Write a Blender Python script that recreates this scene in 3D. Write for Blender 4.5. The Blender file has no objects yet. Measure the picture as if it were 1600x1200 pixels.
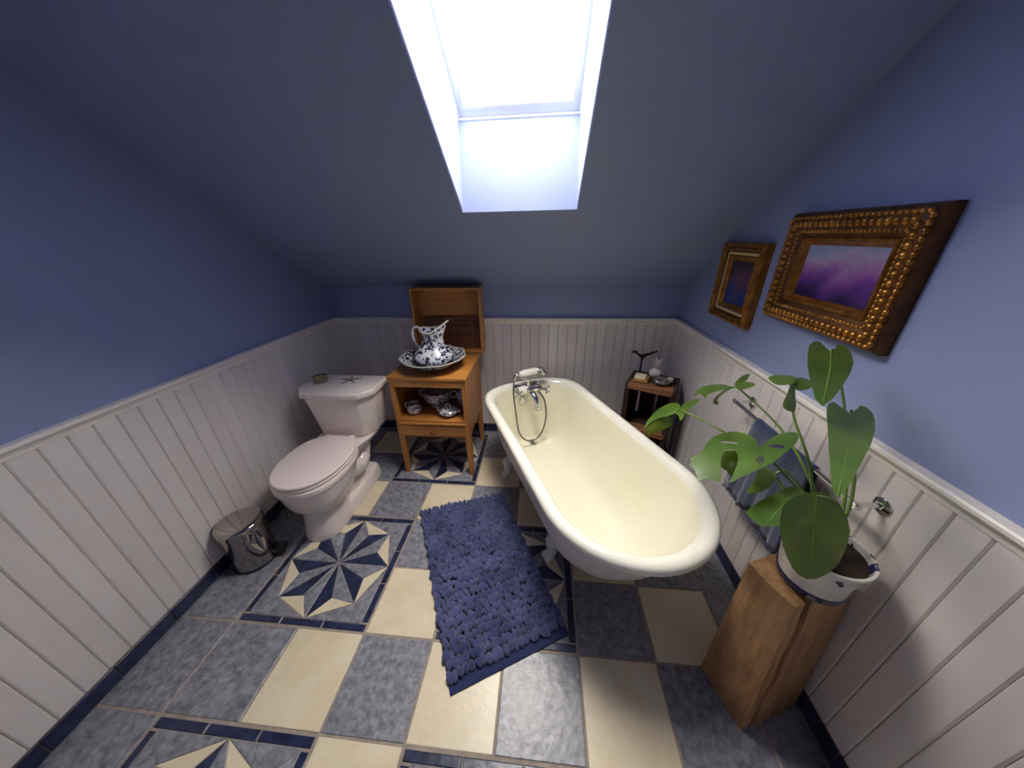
import bpy, bmesh, math, random
from mathutils import Vector, Matrix
from mathutils.geometry import delaunay_2d_cdt

scene = bpy.context.scene
COL = scene.collection
random.seed(7)
PI = math.pi

# ------------------------------------------------------------------ camera
cam_data = bpy.data.cameras.new('camera')
cam_data.sensor_width = 36.0
cam_data.lens = 36.0 * 489.73 / 1600.0
cam_data.clip_start = 0.02
cam = bpy.data.objects.new('camera', cam_data)
COL.objects.link(cam)
RT = Vector((0.99557959, 0.09190756, -0.01934651))
UP = Vector((-0.02186982, 0.4271744, 0.90390472))
FW = Vector((-0.09134001, 0.89948598, -0.42729611))
cm = Matrix((RT, UP, -FW)).transposed().to_4x4()
cm.translation = Vector((0.7376, -0.7007, 1.5455))
cam.matrix_world = cm
scene.camera = cam

# ------------------------------------------------------------------ light, exposure
world = bpy.data.worlds.new('overcast_sky')
scene.world = world
world.use_nodes = True
bg = world.node_tree.nodes['Background']
bg.inputs[0].default_value = (0.86, 0.93, 1.0, 1)
bg.inputs[1].default_value = 3.0
SKYLIGHT_STRENGTH = 20.0
vs = scene.view_settings
vs.view_transform = 'Standard'
vs.look = 'None'
vs.exposure = 0.95
vs.gamma = 1.0
vs.use_curve_mapping = False
scene.cycles.use_denoising = True
scene.cycles.diffuse_bounces = 6
scene.cycles.sample_clamp_indirect = 8.0

# ------------------------------------------------------------------ helpers
def lin(c):
    return tuple(((v/255.0)/12.92 if v/255.0 <= 0.04045 else ((v/255.0+0.055)/1.055)**2.4) for v in c) + (1.0,)

MATS = {}
def mat(name, col, rough=0.5, metal=0.0, var=None, scale=8.0, stretch=(1,1,1), detail=4.0, lo=0.35, hi=0.65,
        bump=0.0, bscale=60.0, coat=0.0, trans=0.0, sss=0.0, rand=False, emit=None, spec=0.5, bdist=0.01, sheen=0.0):
    m = bpy.data.materials.new(name); m.use_nodes = True
    nt = m.node_tree; N = nt.nodes; L = nt.links
    b = N['Principled BSDF']
    b.inputs['Base Color'].default_value = lin(col)
    b.inputs['Roughness'].default_value = rough
    b.inputs['Metallic'].default_value = metal
    b.inputs['Coat Weight'].default_value = coat
    b.inputs['Coat Roughness'].default_value = 0.06
    b.inputs['Specular IOR Level'].default_value = spec
    b.inputs['Transmission Weight'].default_value = trans
    b.inputs['Sheen Weight'].default_value = sheen
    tc = N.new('ShaderNodeTexCoord')
    vec = tc.outputs['Object']
    if rand:
        oi = N.new('ShaderNodeObjectInfo')
        mu = N.new('ShaderNodeMath'); mu.operation = 'MULTIPLY'; mu.inputs[1].default_value = 37.0
        L.new(oi.outputs['Random'], mu.inputs[0])
        ad = N.new('ShaderNodeVectorMath'); ad.operation = 'ADD'
        L.new(vec, ad.inputs[0]); L.new(mu.outputs[0], ad.inputs[1]); vec = ad.outputs[0]
    mp = N.new('ShaderNodeMapping'); mp.inputs['Scale'].default_value = stretch
    L.new(vec, mp.inputs['Vector']); vec = mp.outputs[0]
    if var is not None:
        nz = N.new('ShaderNodeTexNoise'); nz.inputs['Scale'].default_value = scale; nz.inputs['Detail'].default_value = detail
        nz.inputs['Roughness'].default_value = 0.62
        L.new(vec, nz.inputs['Vector'])
        rp = N.new('ShaderNodeValToRGB')
        rp.color_ramp.elements[0].position = lo; rp.color_ramp.elements[0].color = lin(col)
        rp.color_ramp.elements[1].position = hi; rp.color_ramp.elements[1].color = lin(var)
        L.new(nz.outputs['Fac'], rp.inputs[0]); L.new(rp.outputs[0], b.inputs['Base Color'])
    if bump > 0:
        n2 = N.new('ShaderNodeTexNoise'); n2.inputs['Scale'].default_value = bscale; n2.inputs['Detail'].default_value = 3.0
        L.new(vec, n2.inputs['Vector'])
        bp = N.new('ShaderNodeBump'); bp.inputs['Strength'].default_value = bump; bp.inputs['Distance'].default_value = bdist
        L.new(n2.outputs['Fac'], bp.inputs['Height']); L.new(bp.outputs[0], b.inputs['Normal'])
    if emit is not None:
        b.inputs['Emission Color'].default_value = lin(emit[0]); b.inputs['Emission Strength'].default_value = emit[1]
    MATS[name] = m
    return m

def transfer_print(name, ground, ink, scale, lo, hi):
    """white glazed ceramic with a blue transfer print of blotchy flowers"""
    m = mat(name, ground, rough=0.12, coat=0.5)
    nt = m.node_tree; N = nt.nodes; L = nt.links; b = N['Principled BSDF']
    tc = N.new('ShaderNodeTexCoord')
    vo = N.new('ShaderNodeTexVoronoi'); vo.inputs['Scale'].default_value = scale
    nz = N.new('ShaderNodeTexNoise'); nz.inputs['Scale'].default_value = scale*1.6; nz.inputs['Detail'].default_value = 5
    L.new(tc.outputs['Object'], nz.inputs['Vector'])
    mx = N.new('ShaderNodeVectorMath'); mx.operation = 'MULTIPLY_ADD'
    L.new(nz.outputs['Color'], mx.inputs[0]); mx.inputs[1].default_value = (0.05,)*3; L.new(tc.outputs['Object'], mx.inputs[2])
    L.new(mx.outputs[0], vo.inputs['Vector'])
    ad = N.new('ShaderNodeMath'); ad.operation = 'ADD'; L.new(vo.outputs['Distance'], ad.inputs[0]); L.new(nz.outputs['Fac'], ad.inputs[1])
    rp = N.new('ShaderNodeValToRGB')
    rp.color_ramp.elements[0].position = lo; rp.color_ramp.elements[0].color = lin(ink)
    rp.color_ramp.elements[1].position = hi; rp.color_ramp.elements[1].color = lin(ground)
    L.new(ad.outputs[0], rp.inputs[0]); L.new(rp.outputs[0], b.inputs['Base Color'])
    return m

PAINT = mat('blue_wall_paint', (136,147,184), rough=0.42, bump=0.08, bscale=220, bdist=0.004)
WHITE_WOOD = mat('white_painted_board', (233,226,221), rough=0.45, var=(219,211,205), scale=3.0, stretch=(1,1,0.15), rand=True)
CAP_WHITE = mat('white_gloss_trim', (238,231,222), rough=0.35)
GROUT = mat('grout', (164,152,140), rough=0.9, var=(138,127,117), scale=20)
CREAM = mat('cream_tile', (222,211,184), rough=0.34, var=(213,199,168), scale=7, rand=True, bump=0.12, bscale=45, bdist=0.006)
GREY = mat('slate_grey_tile', (84,86,96), rough=0.36, var=(156,157,166), scale=40, detail=12, rand=True, bump=0.25, bscale=30, bdist=0.008, lo=0.3, hi=0.72)
NAVY = mat('navy_tile', (22,29,56), rough=0.28, var=(52,62,98), scale=22, detail=6, rand=True, bump=0.2, bscale=30, bdist=0.006, lo=0.38, hi=0.75)
PORCELAIN = mat('toilet_porcelain', (240,228,220), rough=0.12, coat=0.6)
SEATPL = mat('seat_plastic', (240,226,220), rough=0.25)
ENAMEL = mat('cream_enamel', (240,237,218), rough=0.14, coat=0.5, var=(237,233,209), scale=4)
TUBOUT = mat('white_tub_paint', (232,229,226), rough=0.32)
CHROME = mat('chrome', (214,214,218), rough=0.07, metal=1.0)
HOSE = mat('ribbed_metal_hose', (120,116,112), rough=0.3, metal=0.9)
STEEL = mat('polished_steel', (176,170,166), rough=0.06, metal=1.0)
BLACKPL = mat('black_plastic', (22,22,24), rough=0.35)
HONEY = mat('honey_pine', (198,136,66), rough=0.34, var=(150,92,38), scale=9, stretch=(0.35,5,5), detail=6, lo=0.35, hi=0.72, coat=0.2)
HONEYV = mat('honey_pine_upright', (194,132,64), rough=0.34, var=(146,90,38), scale=9, stretch=(5,5,0.35), detail=6, lo=0.35, hi=0.72, coat=0.2)
KNOBM = mat('cherry_knob', (138,66,34), rough=0.25, coat=0.4)
PINE = mat('pale_pine_inside', (192,134,68), rough=0.5, var=(160,104,48), scale=8, stretch=(0.4,4,5), detail=5)
DARKWOOD = mat('stained_board', (112,66,40), rough=0.5, var=(90,52,30), scale=8, stretch=(0.4,4,6))
INK = mat('stamp_ink', (42,22,14), rough=0.7)
CRATE = mat('weathered_crate_wood', (76,46,32), rough=0.75, var=(36,22,17), scale=10, stretch=(0.4,5,5), detail=7, lo=0.3, hi=0.7, bump=0.3, bscale=40)
CRATEEDGE = mat('worn_crate_front', (160,112,70), rough=0.7, var=(96,60,38), scale=16, stretch=(0.4,5,5), detail=7, bump=0.3, bscale=40)
BEAM = mat('oiled_beam_wood', (190,148,102), rough=0.5, var=(122,84,52), scale=7, stretch=(4,4,0.6), detail=8, lo=0.3, hi=0.75, bump=0.35, bscale=18, coat=0.1)
GOLD = mat('gilt_frame', (184,128,54), rough=0.34, metal=0.75, var=(130,82,30), scale=26, detail=4)
GOLDDK = mat('dark_gilt', (112,70,30), rough=0.42, metal=0.5, var=(80,48,22), scale=30)
RUG = mat('navy_chenille', (78,83,128), rough=0.95, var=(44,53,96), scale=9, detail=3, sheen=0.4, bump=0.4, bscale=300, bdist=0.002)
RUGBASE = mat('navy_rug_backing', (34,44,84), rough=0.95, bump=0.3, bscale=400, bdist=0.002)
TOWEL = mat('navy_terry', (48,58,96), rough=1.0, var=(34,42,74), scale=40, sheen=0.5, bump=0.6, bscale=350, bdist=0.003)
CERAMIC = transfer_print('blue_transferware', (226,226,230), (38,44,74), 36, 0.93, 1.04)
CERAMICDK = transfer_print('dark_transferware_band', (210,212,220), (34,40,70), 44, 0.99, 1.12)
SILVERGOLD = mat('pale_gilt', (222,196,140), rough=0.3, metal=0.7)
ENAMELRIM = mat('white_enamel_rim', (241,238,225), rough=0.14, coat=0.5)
CERAMIC2 = transfer_print('blue_transferware_small', (224,220,220), (44,44,66), 60, 0.86, 1.0)
POTMAT = transfer_print('blue_and_white_pot', (226,224,214), (40,46,100), 19, 0.80, 0.84)
RIMWHITE = mat('ivory_glaze', (226,220,212), rough=0.14, coat=0.5)
INKBLUE = mat('cobalt_glaze', (38,42,84), rough=0.15, coat=0.5)
LEAF = mat('monstera_leaf', (86,114,56), rough=0.33, var=(56,86,40), scale=9, detail=4, bump=0.1, bscale=30)
STEM = mat('leaf_stalk', (104,132,58), rough=0.4)
SOIL = mat('potting_soil', (50,36,26), rough=1.0, bump=0.8, bscale=80)
TIN = mat('grey_tin', (132,130,120), rough=0.32, metal=0.85)
WAX = mat('yellow_wax', (196,170,78), rough=0.4)
SILVER = mat('antique_silver', (188,184,178), rough=0.25, metal=0.95, var=(70,66,64), scale=60)
STARM = mat('brushed_pewter', (112,108,104), rough=0.35, metal=0.4)
SOAP = mat('ivory_soap', (232,222,188), rough=0.45)
SOAPWOOD = mat('soap_dish_wood', (196,146,88), rough=0.5, var=(166,116,62), scale=12, stretch=(0.4,4,4))
BIRDM = mat('blackened_iron', (26,18,18), rough=0.5, metal=0.3)
FEATHER = mat('clear_feather_glass', (240,236,230), rough=0.25, trans=0.3)
FRAMEW = mat('white_sash', (222,224,228), rough=0.35)
RAILW = mat('blind_rail', (240,238,232), rough=0.4)
BLIND = mat('backlit_pleated_fabric', (240,242,240), rough=0.9, emit=((255,248,236), SKYLIGHT_STRENGTH))
GLASS = mat('window_glass', (255,255,255), rough=0.0, trans=1.0)
CERWHITE = mat('white_handle_ceramic', (240,236,228), rough=0.12, coat=0.4)

def translucent(m, col, amount):
    # thin leaf blade: part of the light falling on one face leaves by the other
    nt = m.node_tree; N = nt.nodes; L = nt.links
    tr = N.new('ShaderNodeBsdfTranslucent'); tr.inputs['Color'].default_value = lin(col)
    mx = N.new('ShaderNodeMixShader'); mx.inputs[0].default_value = amount
    L.new(N['Principled BSDF'].outputs[0], mx.inputs[1]); L.new(tr.outputs[0], mx.inputs[2])
    L.new(mx.outputs[0], N['Material Output'].inputs['Surface'])
translucent(LEAF, (128,152,36), 0.28)

def finish(name, me, m, parent=None, smooth=True, angle=35, loc=None):
    if smooth:
        me.shade_smooth()
        me.set_sharp_from_angle(angle=math.radians(angle))
    ms = m if isinstance(m, (list, tuple)) else [m]
    for x in ms: me.materials.append(x)
    o = bpy.data.objects.new(name, me); COL.objects.link(o)
    if parent is not None: o.parent = parent
    if loc is not None: o.location = loc
    return o

def mesh(name, v, f, m, parent=None, smooth=True, angle=35, loc=None, fix=True):
    me = bpy.data.meshes.new(name)
    me.from_pydata([tuple(p) for p in v], [], f); me.update()
    if fix:
        b = bmesh.new(); b.from_mesh(me); bmesh.ops.recalc_face_normals(b, faces=b.faces[:]); b.to_mesh(me); b.free()
    return finish(name, me, m, parent, smooth, angle, loc)

def bmobj(name, b, m, parent=None, smooth=True, angle=35, loc=None):
    me = bpy.data.meshes.new(name); b.to_mesh(me); b.free()
    return finish(name, me, m, parent, smooth, angle, loc)

def bm_box(b, lo, hi, bev=0.0, seg=1):
    r = bmesh.ops.create_cube(b, size=1.0)
    vv = r['verts']
    for v in vv:
        v.co = Vector((lo[i] + (v.co[i]+0.5)*(hi[i]-lo[i]) for i in range(3)))
    if bev > 0:
        es = list({e for v in vv for e in v.link_edges})
        bmesh.ops.bevel(b, geom=es, offset=bev, segments=seg, affect='EDGES', profile=0.5)

def box(name, lo, hi, m, parent=None, bev=0.0, seg=1, loc=None):
    b = bmesh.new(); bm_box(b, lo, hi, bev, seg)
    return bmobj(name, b, m, parent, loc=loc)

def loft_data(rings, cap0=True, cap1=True):
    n = len(rings[0]); v = [p for r in rings for p in r]; f = []
    for k in range(len(rings)-1):
        for i in range(n):
            j = (i+1) % n
            f.append((k*n+i, k*n+j, (k+1)*n+j, (k+1)*n+i))
    if cap0: f.append(tuple(range(n-1, -1, -1)))
    if cap1: f.append(tuple((len(rings)-1)*n+i for i in range(n)))
    return v, f

def loft(name, rings, m, parent=None, cap0=True, cap1=True, angle=35, loc=None, smooth=True):
    v, f = loft_data(rings, cap0, cap1)
    return mesh(name, v, f, m, parent, smooth, angle, loc)

def ring(r, z, n=32, cx=0.0, cy=0.0, ry=None):
    ry = r if ry is None else ry
    return [(cx+r*math.cos(2*PI*i/n), cy+ry*math.sin(2*PI*i/n), z) for i in range(n)]

def lathe(name, prof, m, parent=None, n=32, loc=None, cap0=True, cap1=True, angle=40, cx=0.0, cy=0.0):
    return loft(name, [ring(max(r, 1e-4), z, n, cx, cy) for r, z in prof], m, parent, cap0, cap1, angle, loc)

def catmull(P, sub=6):
    P = [Vector(p) for p in P]
    if len(P) < 3: return P
    out = []
    for i in range(len(P)-1):
        p0 = P[max(i-1, 0)]; p1 = P[i]; p2 = P[i+1]; p3 = P[min(i+2, len(P)-1)]
        for k in range(sub):
            t = k/sub
            out.append(0.5*((2*p1)+(p2-p0)*t+(2*p0-5*p1+4*p2-p3)*t*t+(3*p1-p0-3*p2+p3)*t**3))
    out.append(P[-1]); return out

def tube_data(pts, rad, n=10):
    pts = [Vector(p) for p in pts]; rings = []
    up = None
    for i, p in enumerate(pts):
        d = (pts[min(i+1, len(pts)-1)] - pts[max(i-1, 0)]).normalized()
        if up is None:
            up = Vector((0,0,1)) if abs(d.z) < 0.9 else Vector((1,0,0))
        x = d.cross(up)
        if x.length < 1e-5: x = d.orthogonal()
        x.normalize(); up = x.cross(d).normalized()
        r = rad[i*(len(rad)-1)//max(len(pts)-1, 1)] if isinstance(rad, (list, tuple)) else rad
        rings.append([p + (x*math.cos(2*PI*k/n) + up*math.sin(2*PI*k/n))*r for k in range(n)])
    return loft_data(rings)

def tube(name, pts, rad, m, parent=None, n=10, smooth_path=True, sub=6, loc=None):
    if smooth_path: pts = catmull(pts, sub)
    v, f = tube_data(pts, rad, n)
    return mesh(name, v, f, m, parent, True, 50, loc)

def multi(name, parts, m, parent=None, angle=40):
    """join several (verts, faces) into one mesh: the pieces of ONE part"""
    V = []; Fc = []
    for v, f in parts:
        o = len(V); V += [tuple(p) for p in v]; Fc += [tuple(i+o for i in q) for q in f]
    return mesh(name, V, Fc, m, parent, True, angle)

def prism_data(outline, z0, z1):
    n = len(outline)
    v = [(x, y, z0) for x, y in outline] + [(x, y, z1) for x, y in outline]
    f = [tuple(range(n-1, -1, -1)), tuple(range(n, 2*n))] + [(i, (i+1) % n, n+(i+1) % n, n+i) for i in range(n)]
    return v, f

def thing(name, label, cat, loc=(0,0,0), rotz=0.0, group=None):
    o = bpy.data.objects.new(name, None); COL.objects.link(o)
    o.empty_display_size = 0.05
    o.location = loc; o.rotation_euler = (0, 0, rotz)
    o['label'] = label; o['category'] = cat
    if group: o['group'] = group
    return o

def tag(o, label, cat, group=None):
    o['label'] = label; o['category'] = cat
    if group: o['group'] = group
    return o

def struct(o, label=None):
    o['kind'] = 'structure'
    if label: o['label'] = label
    return o

def inst(me, name, parent, loc, rot=(0,0,0)):
    o = bpy.data.objects.new(name, me); COL.objects.link(o)
    o.parent = parent; o.location = loc; o.rotation_euler = rot
    return o

# ------------------------------------------------------------------ room
T = 0.305
XL, XR, YW, ZK, ZC = -0.8913, 1.6992, 1.5975, 1.2271, 1.0
SL = 0.6962
YF = -2.4                       # wall behind the camera
ZFLAT = 2.50
YFLAT = YW - (ZFLAT-ZK)/SL
def zs(y, off=0.0): return ZK + off + SL*(YW-y)

def wall_prism(name, axis_x, outward, m):
    poly = [(YF-.1, -0.05), (YW+.06, -0.05), (YW+.06, ZK), (YW, ZK), (YFLAT, ZFLAT), (YF-.1, ZFLAT)]
    t = 0.06*outward
    v = [(axis_x, y, z) for y, z in poly] + [(axis_x+t, y, z) for y, z in poly]
    n = len(poly)
    f = [tuple(range(n)), tuple(range(2*n-1, n-1, -1))] + [(i, (i+1) % n, n+(i+1) % n, n+i) for i in range(n)]
    return struct(mesh(name, v, f, m, smooth=False))

wall_left = wall_prism('wall_left', XL, -1, PAINT)
wall_right = wall_prism('wall_right', XR, 1, PAINT)
wall_back = struct(box('wall_back', (XL, YW, -0.05), (XR, YW+.06, ZK), PAINT))
wall_front = struct(box('wall_front', (XL, YF-.06, -0.05), (XR, YF, ZFLAT), PAINT))

# sloped ceiling with the skylight well cut through it
HX0, HX1, HY0, HY1 = 0.347, 0.887, 0.988, 0.05
WX0, WX1, WY0, WY1, WOFF = 0.36, 0.876, 0.976, 0.335, 0.35
def S(x, y, off=0.0): return (x, y, zs(y, off))
v = [S(XL,YW), S(XR,YW), S(XR,HY0), S(HX1,HY0), S(HX0,HY0), S(XL,HY0),
     S(XR,HY1), S(HX1,HY1), S(HX0,HY1), S(XL,HY1), S(XR,YFLAT), S(XL,YFLAT), (XR,YF,ZFLAT), (XL,YF,ZFLAT),
     S(WX0,WY0,WOFF), S(WX1,WY0,WOFF), S(WX1,WY1,WOFF), S(WX0,WY1,WOFF)]
f = [(0,1,2,3,4,5), (5,4,8,9), (3,2,6,7), (9,8,7,6,10,11), (11,10,12,13),
     (4,3,15,14), (3,7,16,15), (7,8,17,16), (8,4,14,17)]
b = bmesh.new()
bv = [b.verts.new(p) for p in v]
for q in f: b.faces.new([bv[i] for i in q])
rim_e = [e for e in b.edges if {bv.index(e.verts[0]), bv.index(e.verts[1])} in ({4,3},{3,7},{7,8},{8,4})]
bmesh.ops.bevel(b, geom=rim_e, offset=0.006, segments=3, affect='EDGES', profile=0.5)
bmesh.ops.recalc_face_normals(b, faces=b.faces[:])
ceiling = struct(bmobj('ceiling', b, PAINT, smooth=True, angle=20))

# skylight window: frame bars in the tilted window plane
th = math.atan(SL)
E1 = Vector((1,0,0)); E2 = Vector((0,-math.cos(th),math.sin(th))); E3 = Vector((0,math.sin(th),math.cos(th)))
WO = Vector(S(WX0, WY0, WOFF)); WW = WX1-WX0; WH = (WY0-WY1)/math.cos(th)
def wbox(name, a0, a1, b0, b1, c0, c1, m, parent=None, bev=0.002):
    bb = bmesh.new(); bm_box(bb, (a0,b0,c0), (a1,b1,c1), bev)
    for q in bb.verts: q.co = WO + E1*q.co.x + E2*q.co.y + E3*q.co.z
    return bmobj(name, bb, m, parent)
bb = bmesh.new()
FB = 0.034
for lo, hi in (((0,-.004,0),(WW,FB+.008,.07)), ((0,WH-FB,0),(WW,WH,.07)), ((0,FB+.008,0),(FB,WH-FB,.07)), ((WW-FB,FB+.008,0),(WW,WH-FB,.07))):
    bm_box(bb, lo, hi, 0.004, 2)
for q in bb.verts: q.co = WO + E1*q.co.x + E2*q.co.y + E3*q.co.z
window = struct(bmobj('window_1', bb, FRAMEW), 'white framed skylight set in the blue sloped ceiling')
wbox('gasket', -.004, WW+.004, -.022, -.001, -.012, .004, FRAMEW, window)
wbox('pane', FB-.005, WW-FB+.005, FB, WH-FB+.005, .058, .064, GLASS, window)
blind = thing('skylight_blind', 'white pleated blind glowing with daylight inside the skylight frame', 'blind', WO)
npl = 40; b0, b1 = FB+.010, WH-FB-.002; x0, x1 = FB+.001, WW-FB-.001
v = []; f = []
for i in range(2*npl+1):
    t_ = b0+.012+(b1-b0-.012)*i/(2*npl); c = .030 + (.007 if i % 2 else 0)
    ex = 0.0035 if i % 2 else 0.0
    v += [E1*(x0+ex)+E2*t_+E3*c, E1*(x1-ex)+E2*t_+E3*c]
for i in range(2*npl): f.append((2*i, 2*i+1, 2*i+3, 2*i+2))
mesh('pleated_fabric', v, f, BLIND, blind, smooth=False)
def bbox_local(name, a0, a1, q0, q1, c0, c1, m, parent):
    bb = bmesh.new(); bm_box(bb, (a0,q0,c0), (a1,q1,c1), .0015)
    for q in bb.verts: q.co = E1*q.co.x + E2*q.co.y + E3*q.co.z
    return bmobj(name, bb, m, parent)
rail = bbox_local('bottom_rail', x0, x1, b0-.002, b0+.012, .022, .036, RAILW, blind)
bbox_local('pull_tab', WW*.44, WW*.60, b0-.004, b0+.006, .012, .023, FRAMEW, rail)

# ---- floor: grout bed with every tile laid on it
floor = struct(box('floor', (XL-.05, YF-.05, -0.06), (XR+.05, YW+.05, -0.0025), GROUT))
GAP = 0.0045
def tile_mesh(outline, m, h=0.0, ch=0.0022):
    """flat polygon tile with a small chamfer, origin at polygon centroid"""
    n = len(outline)
    cx = sum(p[0] for p in outline)/n; cy = sum(p[1] for p in outline)/n
    P = [Vector((x-cx, y-cy, 0)) for x, y in outline]
    area = sum(P[i].x*P[(i+1) % n].y-P[(i+1) % n].x*P[i].y for i in range(n))
    if area < 0: P.reverse()
    def inset(d):
        out = []
        for i in range(n):
            a = (P[i]-P[i-1]).normalized(); c = (P[(i+1) % n]-P[i]).normalized()
            na = Vector((-a.y, a.x, 0)); nc = Vector((-c.y, c.x, 0))
            bis = (na+nc); k = max(bis.length_squared/2, 0.08)
            out.append(P[i] + bis*(d/k))
        return out
    A = inset(0.0); B = inset(ch)
    v = [(p.x, p.y, -0.012) for p in A] + [(p.x, p.y, h-ch*.6) for p in A] + [(p.x, p.y, h) for p in B]
    f = [(i, (i+1) % n, n+(i+1) % n, n+i) for i in range(n)] + [(n+i, n+(i+1) % n, 2*n+(i+1) % n, 2*n+i) for i in range(n)] + [tuple(2*n+i for i in range(n))]
    me = bpy.data.meshes.new('tile'); me.from_pydata(v, [], f); me.update(); me.materials.append(m)
    return me, (cx, cy)
TCACHE = {}
def lay(name, outline, m, jitter=0.0006):
    n = len(outline); cx = sum(p[0] for p in outline)/n; cy = sum(p[1] for p in outline)/n
    key = (m.name,)+tuple((round(x-cx, 4), round(y-cy, 4)) for x, y in outline)
    if key not in TCACHE: TCACHE[key] = tile_mesh(outline, m)[0]
    o = inst(TCACHE[key], name, floor, (cx, cy, random.uniform(-jitter, jitter)))
    o.rotation_euler = (random.uniform(-.0012,.0012), random.uniform(-.0012,.0012), 0)
    return o
def shrink(outline, d):
    n = len(outline); P = [Vector((x, y)) for x, y in outline]
    area = sum(P[i].x*P[(i+1) % n].y-P[(i+1) % n].x*P[i].y for i in range(n))
    if area < 0: P.reverse()
    out = []
    for i in range(n):
        a = (P[i]-P[i-1]).normalized(); c = (P[(i+1) % n]-P[i]).normalized()
        na = Vector((-a.y, a.x)); nc = Vector((-c.y, c.x)); bis = na+nc
        out.append(P[i]+bis*(d/max(bis.length_squared/2, .03)))
    return [(p.x, p.y) for p in out]
def rect(a0, b0, a1, b1): return [(a0,b0),(a1,b0),(a1,b1),(a0,b1)]
MOTIFS = [(-2,0), (-1,3), (1,0), (-2,-3), (1,-3)]
covered = {(mi+a, mj+c) for mi, mj in MOTIFS for a in (0,1) for c in (0,1)}
for i in range(-3, 6):
    for j in range(-8, 6):
        if (i, j) in covered: continue
        a0, a1 = max(i*T, XL), min((i+1)*T, XR); c0, c1 = max(j*T, YF), min((j+1)*T, YW)
        if a1-a0 < .02 or c1-c0 < .02: continue
        m = CREAM if (i+j) % 2 == 0 and i not in (-3, 5) and j != 5 else GREY
        lay('floor_tile', rect(a0+GAP, c0+GAP, a1-GAP, c1-GAP), m)
for mi, mj in MOTIFS:
    ox, oy = (mi+1)*T, (mj+1)*T
    def P2(r, deg): return (ox+r*math.cos(math.radians(deg)), oy+r*math.sin(math.radians(deg)))
    RT_, RN = 0.884*T, 0.617*T
    g = 0.0011
    for k in range(8):
        tip = P2(RT_, 45*k); n1 = P2(RN, 45*k+22.5); n0 = P2(RN, 45*k-22.5); t2 = P2(RT_, 45*k+45)
        cpt = (ox, oy)
        lay('star_tile', shrink([cpt, tip, n1], g), NAVY, .0003)
        lay('star_tile', shrink([cpt, n0, tip], g), GREY, .0003)
        lay('star_tile', shrink([tip, t2, n1], g), CREAM, .0003)
    h = 0.884*T
    for qx, qy in ((1,1),(-1,1),(-1,-1),(1,-1)):
        tA = (ox+qx*RT_, oy); tB = (ox, oy+qy*RT_); d = RT_*math.cos(PI/4)
        mid = (ox+qx*d, oy+qy*d); cor = (ox+qx*h, oy+qy*h)
        lay('corner_tile', shrink([tA, cor, mid], g), GREY, .0003)
        lay('corner_tile', shrink([mid, cor, tB], g), GREY, .0003)
    W0, W1 = 0.022*T, 0.112*T            # border bars
    L2 = 2*T
    for s in range(3):
        a0 = ox-T+.02*T+s*(L2-.04*T)/3; a1 = ox-T+.02*T+(s+1)*(L2-.04*T)/3
        lay('border_tile', rect(a0+.0022, oy-T+W0, a1-.0022, oy-T+W1), NAVY)
        lay('border_tile', rect(a0+.0022, oy+T-W1, a1-.0022, oy+T-W0), NAVY)
        c0 = oy-T+W1+.006+s*(L2-2*W1-.012)/3; c1 = oy-T+W1+.006+(s+1)*(L2-2*W1-.012)/3
        lay('border_tile', rect(ox-T+W0, c0+.0022, ox-T+W1, c1-.0022), NAVY)
        lay('border_tile', rect(ox+T-W1, c0+.0022, ox+T-W0, c1-.0022), NAVY)

# ---- wainscot boards, cap rail and navy base tiles
BW, BT, BZ0, BZ1 = 0.0698, 0.012, 0.078, 0.985
def board_mesh():
    w = BW/2-.0008; c = .004
    prof = [(-w,0),(-w,BT-c),(-w+c,BT),(w-c,BT),(w,BT-c),(w,0)]
    n = len(prof)
    v = [(x, y, z) for z in (BZ0, BZ1) for x, y in prof]
    f = [(i, (i+1) % n, n+(i+1) % n, n+i) for i in range(n)] + [tuple(range(n)), tuple(range(2*n-1, n-1, -1))]
    me = bpy.data.meshes.new('board'); me.from_pydata(v, [], f); me.update()
    bb = bmesh.new(); bb.from_mesh(me); bmesh.ops.recalc_face_normals(bb, faces=bb.faces[:]); bb.to_mesh(me); bb.free()
    me.materials.append(WHITE_WOOD); return me
BM = board_mesh()
nb = int((XR-XL)/BW)
off = ((XR-XL)-nb*BW)/2
for k in range(nb):
    inst(BM, 'board', wall_back, (XL+off+(k+.5)*BW, YW+.001, 0), (0,0,PI))
k = 0; y = YW-BT-BW/2
while y > YF+BW/2:
    inst(BM, 'board', wall_left, (XL-.001, y, 0), (0,0,-PI/2))
    inst(BM, 'board', wall_right, (XR+.001, y, 0), (0,0,PI/2))
    y -= BW
CAPP = [(0,1.0),(.030,1.0),(.034,.996),(.034,.987),(.029,.982),(.024,.980),(.021,.974),(.016,.967),(.014,.955),(0,.955)]
def cap_run(name, p0, p1, nrm):
    d = Vector(nrm)
    v = [Vector(p0)+d*o+Vector((0,0,z)) for o, z in CAPP] + [Vector(p1)+d*o+Vector((0,0,z)) for o, z in CAPP]
    n = len(CAPP)
    f = [(i, (i+1) % n, n+(i+1) % n, n+i) for i in range(n)] + [tuple(range(n)), tuple(range(2*n-1, n-1, -1))]
    return struct(mesh(name, v, f, CAP_WHITE, angle=25))
cap_run('trim_1', (XL, YW, 0), (XR, YW, 0), (0,-1,0))
cap_run('trim_2', (XL, YF, 0), (XL, YW, 0), (1,0,0))
cap_run('trim_3', (XR, YF, 0), (XR, YW, 0), (-1,0,0))
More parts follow.
